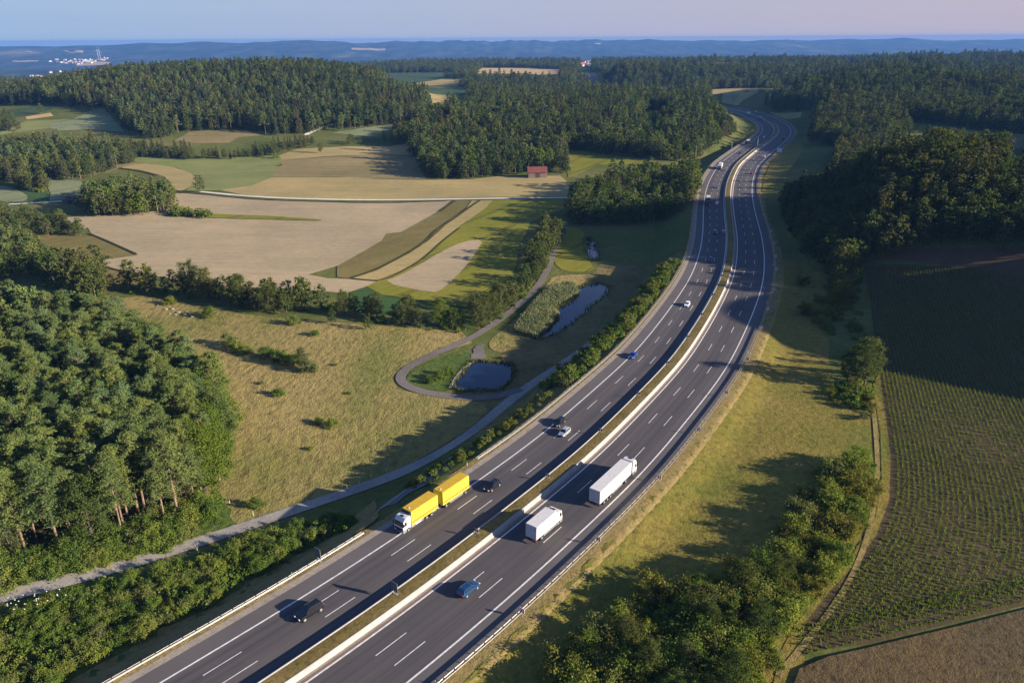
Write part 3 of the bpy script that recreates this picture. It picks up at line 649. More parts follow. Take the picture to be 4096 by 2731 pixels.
def car(name, label, pm, Lc=4.3, Wc=1.80, H=1.48, kind='hatch', roofm=None, lights=True):
    root = empty(name, (0, 0, 0)); props(root, label, 'car', 'cars driving on the motorway')
    hw = Wc / 2; f = Lc / 2; belt = .62 * H + .06; gc = .2 if kind != 'suv' else .27
    hood = belt - .10
    st = [(-f, .78, .46, belt - .25), (-f + .10, .90, .30, belt - .06), (-f + .55, .98, gc, belt), (-.4, 1, gc, belt), (f * .42, 1, gc, belt - .02), (f * .62, .99, gc, hood),
          (f - .38, .95, gc, hood - .09), (f - .10, .86, .26, hood - .20), (f, .72, .36, hood - .30)]
    if kind == 'sedan': st[1] = (-f + .10, .90, .30, belt - .05)
    bm_ = bmesh.new(); rings = []
    for x, k, zl, zb in st:
        w = hw * k; sh = .72 * zb + .28 * zl
        rings.append([bm_.verts.new((x, y, z)) for y, z in ((-w * .88, zl), (-w, zl + .14), (-w, sh), (-w * .95, zb - .03), (-w * .86, zb), (w * .86, zb), (w * .95, zb - .03), (w, sh), (w, zl + .14), (w * .88, zl))])
    for a, b in zip(rings, rings[1:]):
        for j in range(10): bm_.faces.new([a[j], a[(j + 1) % 10], b[(j + 1) % 10], b[j]])
    bm_.faces.new(rings[0]); bm_.faces.new(rings[-1][::-1])
    # cabin
    if kind == 'sedan': xb0, xt0, xt1, xb1 = -f + .75, -f + 1.35, .25, f * .46
    elif kind == 'suv': xb0, xt0, xt1, xb1 = -f + .14, -f + .42, f * .16, f * .50
    else: xb0, xt0, xt1, xb1 = -f + .16, -f + .55, f * .12, f * .52
    bw, tw = hw * .90, hw * .70; zt = H
    lo = [(xb0, -bw, belt - .04), (xb1, -bw, belt - .05), (xb1, bw, belt - .05), (xb0, bw, belt - .04)]
    mi = [(xt0 - .05, -tw - .03, zt - .07), (xt1 + .10, -tw - .03, zt - .07), (xt1 + .10, tw + .03, zt - .07), (xt0 - .05, tw + .03, zt - .07)]
    hi = [(xt0 + .12, -tw + .08, zt), (xt1 - .10, -tw + .08, zt - .01), (xt1 - .10, tw - .08, zt - .01), (xt0 + .12, tw - .08, zt)]
    V = [[bm_.verts.new(p) for p in q] for q in (lo, mi, hi)]
    for a, b in zip(V, V[1:]):
        for j in range(4): bm_.faces.new([a[j], a[(j + 1) % 4], b[(j + 1) % 4], b[j]])
    bm_.faces.new(V[2])
    mb = MB(); mb.bm.free(); mb.bm = bm_; mb.build('body', pm, root, smooth=False)
    def quad(a, b, c, d, i0, i1, j0, j1):
        a, b, c, d = map(Vector, (a, b, c, d))
        P = lambda s, t_: (a * (1 - s) + b * s) * (1 - t_) + (d * (1 - s) + c * s) * t_
        return [tuple(P(i0, j0)), tuple(P(i1, j0)), tuple(P(i1, j1)), tuple(P(i0, j1))]
    MB().slab(quad(lo[1], lo[2], mi[2], mi[1], .06, .94, .10, .96), .02).build('windshield', GLASS, root)
    MB().slab(quad(lo[3], lo[0], mi[0], mi[3], .10, .90, .25, .93), .02).build('rear_window', GLASS, root)
    for a, b, c, d in ((lo[0], lo[1], mi[1], mi[0]), (lo[2], lo[3], mi[3], mi[2])):
        sgl = MB()
        for i0, i1 in ((.07, .34), (.37, .62), (.65, .93)): sgl.slab(quad(a, b, c, d, i0, i1, .12, .92), .02)
        sgl.build('side_window', GLASS, root)
    for sg in (-1, 1):
        MB().box(-.10, .16, -.18, .18, -.07, .07, .03, .03).build('headlight', LAMP, root).location = (f - .13, sg * hw * .62, hood - .27)
        MB().box(-.06, .10, -.13, .13, -.12, .12, .02, .02).build('taillight', REDL, root).location = (-f + .04, sg * hw * .68, belt - .20)
        MB().box(-.07, .07, -.10, .10, -.06, .06, .02, .02).build('mirror', pm, root).location = (f * .40, sg * (hw + .06), belt + .02)
        rr = .33 if kind != 'suv' else .37
        for x in (-f + .80, f - .86): wheel(root, x, sg * (hw - .09), rr)
    MB().box(f - .02, f + .025, -hw * .45, hw * .45, .30, .46).build('grille', BLACK, root)
    return root
def cab(root, xf, body, w=1.22, zt=3.35, visor=True):
    """Lorry cab whose front face is at xf."""
    pr = [(xf - 2.05, .95), (xf - .10, .95), (xf, 1.25), (xf - .02, 1.75), (xf - .22, 2.78), (xf - .75, zt - .05), (xf - 1.0, zt), (xf - 2.05, zt)]
    MB().prism(pr, -w, w).build('cab', body, root, bevel=.05)
    MB().prism([(xf - 2.0, .32), (xf - .04, .32), (xf + .02, .5), (xf + .01, 1.24), (xf - .12, .96), (xf - 2.0, .96)], -w + .01, w - .01).build('bumper', plain('grey_skirt', (.17, .18, .19), .6), root)
    MB().slab([(xf + .005, -w + .14, 1.72), (xf + .005, w - .14, 1.72), (xf - .195, w - .16, 2.66), (xf - .195, -w + .16, 2.66)], .03).build('windshield', GLASS, root)
    MB().box(xf - .01, xf + .03, -w + .2, w - .2, .62, 1.35).build('grille', BLACK, root)
    for sg in (-1, 1):
        MB().prism([(xf - .98, 1.75), (xf - .30, 1.72), (xf - .50, 2.58), (xf - .98, 2.58)], sg * w - .01 * sg, sg * (w + .02)).build('side_window', GLASS, root)
        MB().box(xf - .02, xf + .05, sg * w * .72 - .17, sg * w * .72 + .17, .66, .86).build('headlight', LAMP, root)
        MB().box(xf - .12, xf + .05, sg * (w + .16) - .10, sg * (w + .16) + .10, 1.85, 2.5).build('mirror', BLACK, root)
    MB().box(xf - 1.32, xf - .86, -.42, .42, zt - .01, zt + .05).build('roof_hatch', BLACK, root)
def chassis(root, x0, x1): 
    MB().box(x0, x1, -.45, .45, .62, .95).build('chassis', CHAS, root)
def side_guard(root, x0, x1):
    for sg in (-1, 1):
        b = MB()
        for z in (.48, .78): b.box(x0, x1, sg * 1.16 - .03, sg * 1.16 + .03, z, z + .11)
        b.build('side_guard', ALU, root)
def tarp_box(root, x0, x1, z0=1.02, z1=3.98, w=1.27, stripe=True):
    MB().box(x0, x1, -w, w, z0, z1 - .03).build('curtain_side', YELL, root, bevel=.03)
    MB().box(x0 + .02, x1 - .02, -w + .02, w - .02, z1 - .03, z1 + .03, .05, .12).build('roof', YROOF, root)
    b = MB()
    for k in range(1, 9):
        x = x0 + (x1 - x0) * k / 9
        for sg in (-1, 1): b.box(x - .035, x + .035, sg * (w + .004) - .006, sg * (w + .004) + .006, z0 - .12, z1 - .25)
    b.build('strap', STRAP, root)
    MB().cyl((x1 - .75, 0, z1), (x1 - .75, 0, z1 + .16), .16, seg=8).build('roof_vent', WHITE, root)
    for sg in (-1, 1): MB().box(x0 + .1, x1 - .1, sg * (w + .006) - .008, sg * (w + .006) + .008, z0 + .48, z0 + .70).build('stripe', REDS, root)
def yellow_truck():
    r = empty('truck', (0, 0, 0)); props(r, 'yellow curtain sided truck with white cab towing a matching yellow trailer', 'truck')
    f = 4.75; cab(r, f, WHITE); chassis(r, -4.4, f - 1); tarp_box(r, -4.75, f - 2.22)
    MB().box(f - 2.6, f - 2.0, -1.1, 1.1, 3.3, 3.9, .1, .1).build('deflector', CHAS, r)
    for x, rr in ((f - 1.35, .5), (-1.55, .5), (-2.9, .48)):
        for sg in (-1, 1): wheel(r, x, sg * 1.08, rr, .34, .5)
    for sg in (-1, 1): MB().cyl((.1, sg * .98, .66), (1.5, sg * .98, .66), .27, seg=12).build('fuel_tank', ALU, r)
    side_guard(r, -.85, .05); side_guard(r, 1.55, 2.4)
    MB().box(-4.78, -4.6, -1.2, 1.2, .5, .66).build('rear_bumper', CHAS, r); return r
def yellow_trailer():
    r = empty('trailer', (0, 0, 0)); props(r, 'yellow curtain sided box trailer towed behind the white cabbed truck', 'trailer')
    chassis(r, -3.9, 3.9); tarp_box(r, -4.0, 4.0)
    for x in (3.0, -2.9):
        for sg in (-1, 1): wheel(r, x, sg * 1.06, .48, .36, .5)
    side_guard(r, -2.2, 1.9)
    MB().prism([(4.0, .72), (6.3, .70), (6.3, .82), (4.0, .86)], -.12, .12).build('drawbar', CHAS, r)
    MB().box(-4.02, -3.85, -1.2, 1.2, .5, .66).build('rear_bumper', CHAS, r); return r
def box_truck():
    r = empty('truck', (0, 0, 0)); props(r, 'short white box truck with lifted tail lift driving away in the middle lane', 'truck')
    f = 4.3; cab(r, f, WHITE, zt=3.05); chassis(r, -4.2, f - 1)
    MB().box(-4.3, f - 2.15, -1.26, 1.26, 1.0, 3.72).build('cargo_box', WHITE, r, bevel=.03)
    MB().box(-4.27, f - 2.2, -1.23, 1.23, 3.72, 3.75).build('roof', ROOFG, r)
    MB().box(f - 2.1, f - 1.5, -.8, .8, 3.0, 3.6, .2, .1).build('cooling_unit', WHITE, r, bevel=.05)
    MB().box(f - 2.0, f - 1.6, -.6, .6, 3.6, 3.63).build('cooling_grille', BLACK, r)
    MB().box(-4.40, -4.31, -1.2, 1.2, 1.0, 2.9).build('tail_lift', DOORW, r)
    MB().box(-4.36, -4.305, -1.22, 1.22, 2.93, 3.62).build('rear_door', DOORW, r)
    for sg in (-1, 1):
        wheel(r, f - 1.3, sg * 1.05, .48, .32, .5); wheel(r, -2.6, sg * 1.0, .48, .5, .5)
        MB().box(-4.42, -4.28, sg * 1.0 - .18, sg * 1.0 + .18, .72, .9).build('taillight', REDL, r)
    side_guard(r, -1.9, 2.2); MB().box(-4.55, -4.3, -1.22, 1.22, .48, .66).build('rear_bumper', CHAS, r); return r
def semi():
    r = empty('articulated_lorry', (0, 0, 0)); props(r, 'long white articulated lorry with shade tinted white rear doors in the slow lane', 'lorry')
    f = 8.1; cab(r, f, WHITE, zt=3.75); chassis(r, 1.0, f - 1); chassis_ = MB().box(-8.0, 3.5, -.5, .5, .85, 1.1).build('trailer_frame', CHAS, r)
    MB().box(-8.2, f - 2.75, -1.28, 1.28, 1.05, 3.98).build('trailer_box', WHITE, r, bevel=.03)
    MB().box(-8.17, f - 2.8, -1.25, 1.25, 3.98, 4.01).build('trailer_roof', ROOFG, r)
    MB().box(f - 2.73, f - 2.15, -.95, .95, 1.6, 3.6, .04, .04).build('cooling_unit', BLACK, r)
    b = MB()
    for y in (-1.2, .04): b.box(-8.27, -8.205, y, y + 1.16, 1.1, 3.86)
    b.build('rear_door', DOORW, r)
    b = MB()
    for y in (-.85, -.35, .35, .85): b.cyl((-8.29, y, 1.15), (-8.29, y, 3.8), .025, seg=6)
    b.build('door_bar', ALU, r)
    MB().box(-8.3, -8.0, -1.25, 1.25, .5, .78).build('rear_bumper', CHAS, r)
    for sg in (-1, 1):
        MB().box(-8.32, -8.28, sg * 1.02 - .2, sg * 1.02 + .2, .56, .74).build('taillight', REDL, r)
        wheel(r, f - 1.4, sg * 1.06, .5, .33, .5); wheel(r, f - 5.1, sg * 1.0, .5, .55, .5)
        for x in (-6.3, -5.0, -3.7): wheel(r, x, sg * 1.06, .48, .38, .5)
    side_guard(r, -2.8, 1.6); return r
def small_truck(label, boxm, cabm):
    r = empty('truck', (0, 0, 0)); props(r, label, 'truck', 'distant lorries on the motorway')
    f = 6.0; cab(r, f, cabm, zt=3.4); chassis(r, -5.9, f - 1)
    MB().box(-6, f - 2.2, -1.26, 1.26, 1.0, 3.9).build('cargo_box', boxm, r, bevel=.03)
    MB().box(-5.97, f - 2.25, -1.23, 1.23, 3.9, 3.93).build('roof', ROOFG, r)
    for sg in (-1, 1):
        for x in (f - 1.3, -2.5, -3.9): wheel(r, x, sg * 1.05, .5, .36, .5)
    return r
def place(o, p, lane_shift=0.0, away=False, scale=None, zz=.02):
    """Stand a vehicle on the road at photograph pixel p, heading along the motorway."""
    q = flat(*p); s, n = s_of(q); s, n = float(s[0]), float(n[0]) + lane_shift
    c, nn = at_s(s); w = c + nn * n; i = int(round(s / 2)); t = RT[min(i, len(RT) - 1)] * (1 if away else -1)
    k = float(kfac(w[1])) if scale is None else scale
    o.location = (w[0], w[1], zz); o.rotation_euler.z = math.atan2(t[1], t[0]); o.scale = (k, k, k)
    print('veh', o.name, o['label'][:30], 'n=%.1f y=%.0f' % (n, w[1])); return o
BLK = paint('black_car_paint', (.008, .009, .013), .2); SILV = paint('silver_car_paint', (.52, .54, .57), .5)
BLUE = paint('blue_car_paint', (.012, .06, .30)); TEAL = paint('petrol_blue_paint', (.008, .055, .15)); WHC = paint('white_car_paint', (.75, .75, .76), 0)
DKG = paint('dark_grey_paint', (.03, .032, .04)); REDC = paint('red_car_paint', (.30, .02, .015)); GREY = paint('grey_blue_paint', (.2, .24, .30), .4)
place(car('suv', 'black suv with roof rails and red tail lights, nearest oncoming car', BLK, 4.65, 1.90, 1.70, 'suv'), (1252, 2466), -.95)
sv = bpy.data.objects['suv']
for sg in (-1, 1): MB().cyl((-1.5, sg * .62, 1.72), (.35, sg * .62, 1.72), .018, seg=6).build('roof_rail', BLACK, sv)
place(car('car', 'black hatchback with bright rims just behind the yellow trailer', BLK, 4.25, 1.80, 1.5), (1983, 1956), -.9)
place(car('car', 'small silver hatchback beside a black car, both oncoming', SILV, 3.8, 1.72, 1.55), (2270.5, 1740), -.85)
place(car('car', 'black estate with white headlights driving beside the small silver hatchback', BLK, 4.4, 1.80, 1.5), (2248.4, 1699.3), -.9)
place(car('car', 'bright blue saloon in the slow lane, oncoming alone', BLUE, 4.5, 1.82, 1.42, 'sedan'), (2542.4, 1429), -.9)
place(car('car', 'white hatchback oncoming halfway along the bend before the shade', WHC, 4.2, 1.78, 1.5), (2758.5, 1224), -.9)
place(car('car', 'dark grey saloon just leaving the hill shade toward the camera', DKG, 4.5, 1.8, 1.45, 'sedan'), (2850.8, 1042), -.9)
place(car('car', 'petrol blue hatchback with red tail lights driving away, nearest of all', TEAL, 4.25, 1.80, 1.5), (1887.6, 2372), -.9, True)
a, b = [np.array(px('BM', [q])[0]) for q in ((1335, 612), (1520, 500))]
place(box_truck(), tuple((a + b) / 2), -1.25, True)
place(semi(), tuple((np.array([2050 + 1240 / 3.485, 1750 + 948 / 3.485]) + np.array([2050 + 1722 / 3.485, 1750 + 507 / 3.485])) / 2), -1.28, True)
YP = lambda x, y: np.array([1500 + x / 5.227, 1850 + y / 5.227])
place(yellow_truck(), tuple((YP(600, 1530) + YP(1340, 1010)) / 2), -1.27)
place(yellow_trailer(), tuple((YP(1450, 965) + YP(1960, 625)) / 2), -1.27)
# far traffic
def rm(x, y): return px('RM', [(x, y)])[0]
def rn(x, y): return px('RN', [(x, y)])[0]
FARV = [(rm(750, 1095), 0, DKG, 'dark saloon in the hill shade beside a red car'), (rm(905, 1105), 0, REDC, 'red car in the fast lane inside the hill shade'),
        (rm(788, 552), 0, WHC, 'white car in the shade passing the dark lorry'), (rm(800, 245), 0, GREY, 'grey blue car just beyond the shaded stretch'),
        (rn(712, 1330), 0, GREY, 'grey car alongside the white lorry at the shoulder'), (rn(990, 1010), 0, DKG, 'dark car alone in the oncoming lanes past the narrow shadow'),
        (rn(1440, 710), 0, WHC, 'white car between the two tree shadows, oncoming'), (rn(660, 1195), 0, DKG, 'dark car closely behind the white lorry'),
        (rn(1200, 1395), 1, REDC, 'dark red car driving away below the roadside sign'), (rn(1445, 1080), 1, WHC, 'white car driving away near the roadside sign'),
        (rn(1800, 745), 1, DKG, 'dark car driving away between two tree shadows'), (rn(1290, 225), 1, WHC, 'white car on the far bend behind the white lorry')]
for p, aw, pm, lb in FARV: place(car('car', lb, pm, 4.3, 1.8, 1.5), p, 0, bool(aw))
place(small_truck('dark red lorry in the hill shade with two low headlights', plain('dull_red', (.16, .03, .03)), DKG), rm(620, 530), 0)
place(small_truck('white lorry with blue cargo box leaving the bend in sunlight', WHITE, WHITE), rn(615, 1290), 0)
place(small_truck('white lorry on the far bend, oncoming toward the shade', WHITE, WHITE), rn(1150, 290), 0)
place(small_truck('dark blue lorry at the edge of the far tree shadow', NAVY, GREY), rn(1370, 390), 0)
place(small_truck('dark lorry in the narrow tree shadow with lit headlights', DKG, DKG), rn(1130, 840), 0)

# ------------------------------------------------------------------ signs
PADM = plain('pale_dirt_pad', (.20, .17, .125), .95, vs=4, var=.3); SIGNB = plain('sign_back_grey', (.09, .095, .105), .6); SIGNR = plain('sign_red', (.30, .015, .02), .6); SIGNW = plain('sign_white', (.72, .70, .70), .6)
POST = plain('sign_post_steel', (.45, .45, .45), .5, .4)
def board_back(p, n_fixed, w, h, z0, label, group, twin=False, scale=1.0):
    q = flat(*p); s = float(s_of(q)[0][0]); c, nn = at_s(s); x = c + nn * n_fixed; t = RT[int(s / 2)]
    zb = .85 if n_fixed > -6 else -.1
    r = empty('sign_board', (x[0], x[1], zb), math.atan2(t[1], t[0]) + math.pi, scale); props(r, label, 'sign', group)
    b = MB()
    if twin:
        b.box(-.02, .02, -w / 2, -.06, z0, z0 + h); b.box(-.02, .02, .06, w / 2, z0, z0 + h)
    else: b.box(-.02, .02, -w / 2, w / 2, z0, z0 + h)
    b.build('panel', SIGNB, r)
    fr = MB(); e = .03
    fr.box(-.03, .03, -w / 2 - e, -w / 2, z0 - e, z0 + h + e).box(-.03, .03, -w / 2, w / 2, z0 + h, z0 + h + e)
    if not twin: fr.box(-.03, .03, w / 2, w / 2 + e, z0 - e, z0 + h + e)
    fr.build('frame', STEEL, r)
    b = MB()
    for y in ((-w * .3, w * .3) if w > 1.0 else (0,)): b.cyl((-.06, y, -.2), (-.06, y, z0 + h * .9), .04, seg=8)
    b.build('post', POST, r)
    MB().box(-.75, .25, -.5 - w * .3, .5 + w * .3, -.2, .10, .2, .3).build('footing', PADM, r); return r
def bmx(x, y): return px('BM', [(x, y)])[0]
board_back(bmx(375, 985), -3.7, 1.5, 1.9, .7, 'large dark sign seen from behind on the planted median', 'signs facing oncoming traffic', scale=1.05)
board_back(px('BL', [(2140, 745)])[0], -22.3, 1.5, 2.0, 1.0, 'large dark sign seen from behind at the left guardrail', 'signs facing oncoming traffic', scale=1.05)
TW = [bmx(925, 575), bmx(1405, 205), px('MM', [(1762, 1410)])[0], px('MM', [(2030, 1165)])[0], px('MM', [(2225, 955)])[0], px('MR', [(110, 780)])[0], px('MR', [(213, 630)])[0], px('MR', [(290, 497)])[0], px('MR', [(340, 365)])[0]]
for p in TW: board_back(p, -4.0, .95, .72, .35, 'small dark twin curve board seen from behind on the median', 'curve boards on the median', True)
def chevron(p, nfix, scale):
    q = flat(*p); s = float(s_of(q)[0][0]); c, nn = at_s(s); x = c + nn * nfix; t = RT[int(s / 2)]
    r = empty('chevron_sign', (x[0], x[1], -.1), math.atan2(t[1], t[0]) + math.pi, scale); props(r, 'red and white chevron curve board on a post at the right guardrail', 'sign', 'chevron boards along the right guardrail')
    MB().box(-.02, .02, -.42, .42, .95, 1.75).build('panel', SIGNW, r)
    b = MB(); xx = .03
    b.prism([(0, 0)] * 0 or [(-.42, 0), (-.2, 0), (.1, .4), (-.2, .8), (-.42, .8), (-.12, .4)], 0, .01)
    o = b.build('arrow', SIGNR, r); o.rotation_euler = (0, 0, R(90)); o.location = (.035, 0, .95)
    b = MB(); b.prism([(.02, 0), (.24, 0), (.42, .26), (.42, .54), (.24, .8), (.02, .8), (.32, .4)], 0, .01)
    o = b.build('arrow', SIGNR, r); o.rotation_euler = (0, 0, R(90)); o.location = (.035, 0, .95)
    b = MB(); b.cyl((-.05, 0, -.3), (-.05, 0, 1.5), .035, seg=8); b.build('post', POST, r)
    b = MB(); b.box(-.3, .3, -.3, .3, 0, .22, .03, .03); o = b.build('footing', CONC2, r); o.location = (.0, .0, -.25)
for p in [bmx(1225, 1110), bmx(1730, 625), bmx(2130, 205), px('MR', [(140, 1400)])[0], px('MR', [(330, 1150)])[0], px('MR', [(478, 925)])[0], px('MR', [(583, 715)])[0], px('MR', [(630, 588)])[0], px('MR', [(672, 455)])[0], px('MR', [(690, 315)])[0], px('MR', [(690, 230)])[0], rm(1880, 1340), rm(1815, 1110), rm(1680, 645)]:
    chevron(p, 16.5, 1.15)
def delineator(x, y, label):
    r = empty('delineator_post', (x, y, -.15)); props(r, label, 'post', 'white roadside marker posts')
    MB().prism([(-.06, 0), (.06, 0), (.05, 1.05), (-.05, .95)], -.05, .05).build('shaft', SIGNW, r)
    MB().box(-.057, .057, -.053, .053, .78, .9).build('band', BLACK, r)
for s in np.arange(sR0 + 10, sR0 + 420, 50):
    c, d = at_s(s); w = c + d * -22.7; delineator(w[0], w[1], 'white roadside marker post behind the left guardrail')
    w = c + d * 15.2; delineator(w[0], w[1], 'white roadside marker post in front of the right guardrail')
BLUES = plain('blue_sign_face', (.01, .12, .45), .5)
def big_sign(x, y, z, w, h, rz, m, label, z0=2.0):
    r = empty('road_sign', (x, y, z), rz); props(r, label, 'sign')
    MB().box(-.05, .05, -w / 2, w / 2, z0, z0 + h).build('panel', m, r)
    b = MB()
    for yy in (-w * .35, w * .35): b.cyl((.12, yy, -.5), (.12, yy, z0 + h), .08, seg=8)
    b.build('post', POST, r)
q = flat(*rn(1700, 1010)); s, n = s_of(q); c, nn = at_s(float(s[0])); t = RT[int(s[0] / 2)]
big_sign(*(c + nn * 18.5), -.3, 4.2, 3.2, math.atan2(t[1], t[0]), plain('pale_sign_face', (.42, .5, .56)), 'large pale direction sign beside the right shoulder in the tree shadow', 1.6)
def mast(x, y, z, h, label):
    r = empty('lamp_mast', (x, y, z)); props(r, label, 'mast')
    MB().cyl((0, 0, 0), (0, 0, h), .14, .08, 8).build('pole', POST, r); MB().box(-.5, .5, -.25, .25, h - .5, h + .4).build('camera_head', BLACK, r)
q = flat(*rn(1300, 925)); s, n = s_of(q); c, nn = at_s(float(s[0])); mast(*(c + nn * -3), .8, 9, 'tall thin camera mast on the median beyond the bend')
q = flat(*rn(857, 915)); s, n = s_of(q); c, nn = at_s(float(s[0])); mast(*(c + nn * -24), 0, 7, 'thin mast at the left edge of the motorway beside the wood')

# ------------------------------------------------------------------ buildings
WOOD = plain('weathered_boards', (.16, .11, .085), .9, vs=.8, var=.25); RROOF = plain('red_tin_roof', (.15, .045, .038), .7, vs=.5, var=.15); DROOF = plain('dark_tiled_roof', (.06, .05, .05), .9)
def barn(p, w, d, h, rz, wall, roof, label, ridge=2.6):
    x, y = L(*p)[0]; z = float(height(x, y)) - .1
    r = empty('barn', (x, y, z), rz); props(r, label, 'barn')
    MB().prism([(-d / 2, 0), (d / 2, 0), (d / 2, h), (0, h + ridge * .9), (-d / 2, h)], -w / 2, w / 2).build('wall', wall, r)
    b = MB(); e = .6
    for sg in (-1, 1): b.prism([(0, h + ridge), (sg * (d / 2 + e), h - e * ridge / d * 1.4), (sg * (d / 2 + e), h - e * ridge / d * 1.4 + .15), (0, h + ridge + .18)], -w / 2 - e, w / 2 + e)
    b.build('roof', roof, r)
    MB().box(-d / 2 - .06, -d / 2 + .02, -1.6, 1.6, 0, h - .5).build('door', plain('dark_barn_door', (.05, .04, .035), .9), r)
barn(('TM', [(1345, 1190)]), 14, 9, 4.4, R(92), WOOD, RROOF, 'wooden barn with red roof at the edge of the central wood', 3.4)
barn(('TL', [(500, 1362)]), 11, 8, 2.6, R(80), WOOD, DROOF, 'dark roofed wooden shed beside the white track and round copse', 2.0)
HW = [plain('white_house_wall', (.42, .41, .40), .8), plain('cream_house_wall', (.62, .55, .42), .8)]; HR = [plain('red_house_roof', (.30, .09, .06), .8), plain('grey_house_roof', (.30, .29, .29), .8)]
def house(p, w, h, k, label, group, z=None):
    x, y = p; z = float(height(x, y)) - .5
    r = empty('house', (x, y, z), random.uniform(0, 3)); props(r, label, 'house', group)
    MB().prism([(-w * .35, 0), (w * .35, 0), (w * .35, h), (0, h + w * .25), (-w * .35, h)], -w / 2, w / 2).build('wall', HW[k % 2], r)
    b = MB()
    for sg in (-1, 1): b.prism([(0, h + w * .27), (sg * w * .40, h - .3), (sg * w * .40, h + .1), (0, h + w * .27 + .4)], -w * .53, w * .53)
    b.build('roof', HR[(k // 2) % 2], r)
vp = [(930, 465), (960, 460), (1075, 430), (1090, 470), (1110, 480), (1140, 485), (1195, 470), (1225, 435), (1210, 490), (1275, 470), (1245, 495), (1335, 455), (1360, 475), (1380, 490), (1415, 425), (1430, 465), (1440, 490), (1470, 510), (1500, 430), (1490, 475), (1530, 495), (1555, 430), (1570, 450), (1600, 435), (1620, 470), (1650, 445), (1690, 430), (1700, 465), (1740, 440), (1770, 460), (1800, 450), (1850, 430), (1880, 430), (1930, 425), (1950, 440), (1970, 400), (1985, 420), (2010, 405), (1560, 470), (1660, 475), (1320, 490), (1720, 490)]
for k, q in enumerate(L('VL', vp)): house(q, 22 + 6 * (k % 3), 9, k, 'small pale house in the bright village on the far left plain', 'houses of the far village')
for k, (q, lb) in enumerate(zip(L('VL', [(1465, 640), (960, 668), (1135, 655), (600, 742), (700, 738), (770, 750)]), ['white house standing out alone above the hill wood at far left', 'pale house half hidden below the far village', 'low pale house between trees below the far village', 'grey white house at the foot of the far valley', 'red roofed house beside a grey white one in the far valley', 'smallest pale house at the right end of the far valley row'])):
    house(q, 20, 8, k, lb, None)
for k, q in enumerate(L('GP', [(520, 450), (560, 390), (600, 385), (665, 415), (755, 405), (680, 345), (765, 345), (720, 372), (640, 352), (545, 420), (800, 330), (735, 440), (590, 440), (1090, 330)])): house(q, 16, 7, k, 'small pale roofed house in the hamlet where the motorway vanishes', 'houses of the far hamlet')
for (q, w, h, lb) in ((('GP', [(1660, 985)]), 6, 5, 'bright blue motorway sign standing before the far wood'), (('GP', [(1155, 570)]), 6, 6, 'blue motorway sign at the far shaded exit')):
    x, y = L(*q)[0]; big_sign(x, y, float(height(x, y)), w, h, R(90), BLUES, lb, 3)
TURB = plain('turbine_white', (.5, .52, .55), .5)
for u, lb in ((690, 'right of two faint white wind turbines on the left horizon'), (677, 'left of two faint white wind turbines on the left horizon')):
    y = 9000.; x = (u / 1.68 - 2048) / FPX * (y * CP + 200 * SP)
    r = empty('wind_turbine', (x, y, float(height(x, y)) - 2), 0, .8); props(r, lb, 'wind turbine', None)
    MB().cyl((0, 0, 0), (0, 0, 130), 3.0, 1.8, 10).build('tower', TURB, r); MB().box(-3, 3, -6, 6, 128, 134).build('nacelle', TURB, r)
    for k in range(3):
        b = MB().box(-1.2, 1.2, -.4, .4, 0, 55, .9, .1).build('blade', TURB, r); b.location = (0, -7, 131); b.rotation_euler = (0, R(120 * k + 15), 0)
# stones on the meadow
STONE = plain('pale_limestone', (.20, .185, .155), .9, vs=2, var=.2)
for k, q in enumerate(L('ML', [(1115, 570), (1140, 600), (1180, 605), (1245, 610), (1275, 608), (1255, 585), (1160, 568), (1200, 590), (1060, 545), (1290, 620)])):
    bm_ = bmesh.new(); bmesh.ops.create_icosphere(bm_, subdivisions=2, radius=1)
    for v in bm_.verts: v.co *= random.uniform(.8, 1.15)
    s = random.uniform(.35, .9)
    for v in bm_.verts: v.co = Vector((v.co.x * s * 1.2, v.co.y * s * .9, v.co.z * s * .7))
    me = bpy.data.meshes.new('boulder'); bm_.to_mesh(me); bm_.free(); me.materials.append(STONE)
    props(link('boulder', me), 'pale limestone boulder in the stone heap by the hedge', 'boulder', 'boulders heaped on the meadow').location = (*q, float(height(*q)) + .25)
FPM = plain('pale_fence_wood', (.5, .46, .4), .9)
for q in LM(('BL', [(1480, 212), (1545, 368), (1703, 442), (1545, 100), (1330, 690), (1085, 790)]), ('BM', [(70, 270), (150, 240), (230, 190), (330, 150)])):
    r = MB().cyl((0, 0, 0), (0, 0, 1.4), .07, .06, 8).build('fence_post', FPM); props(r, 'thin pale wooden fence post beside the gravel path', 'post', 'fence posts along the path'); r.location = (*q, float(height(*q)) - .1)
# stone edged ditch beside the yellow truck
path_obj('bank', LM(('BM', [(260, 420), (300, 395), (470, 265), (560, 205), (760, 60), (860, -20)])), .55, BANK, .25, 1, sm=1)
path_obj('gravel_slope', LM(('BM', [(330, 380), (430, 300), (560, 235), (760, 90)])), 5, plain('dark_gravel', (.12, .12, .13), .95, vs=5, var=.3), .18, 1, sm=1)

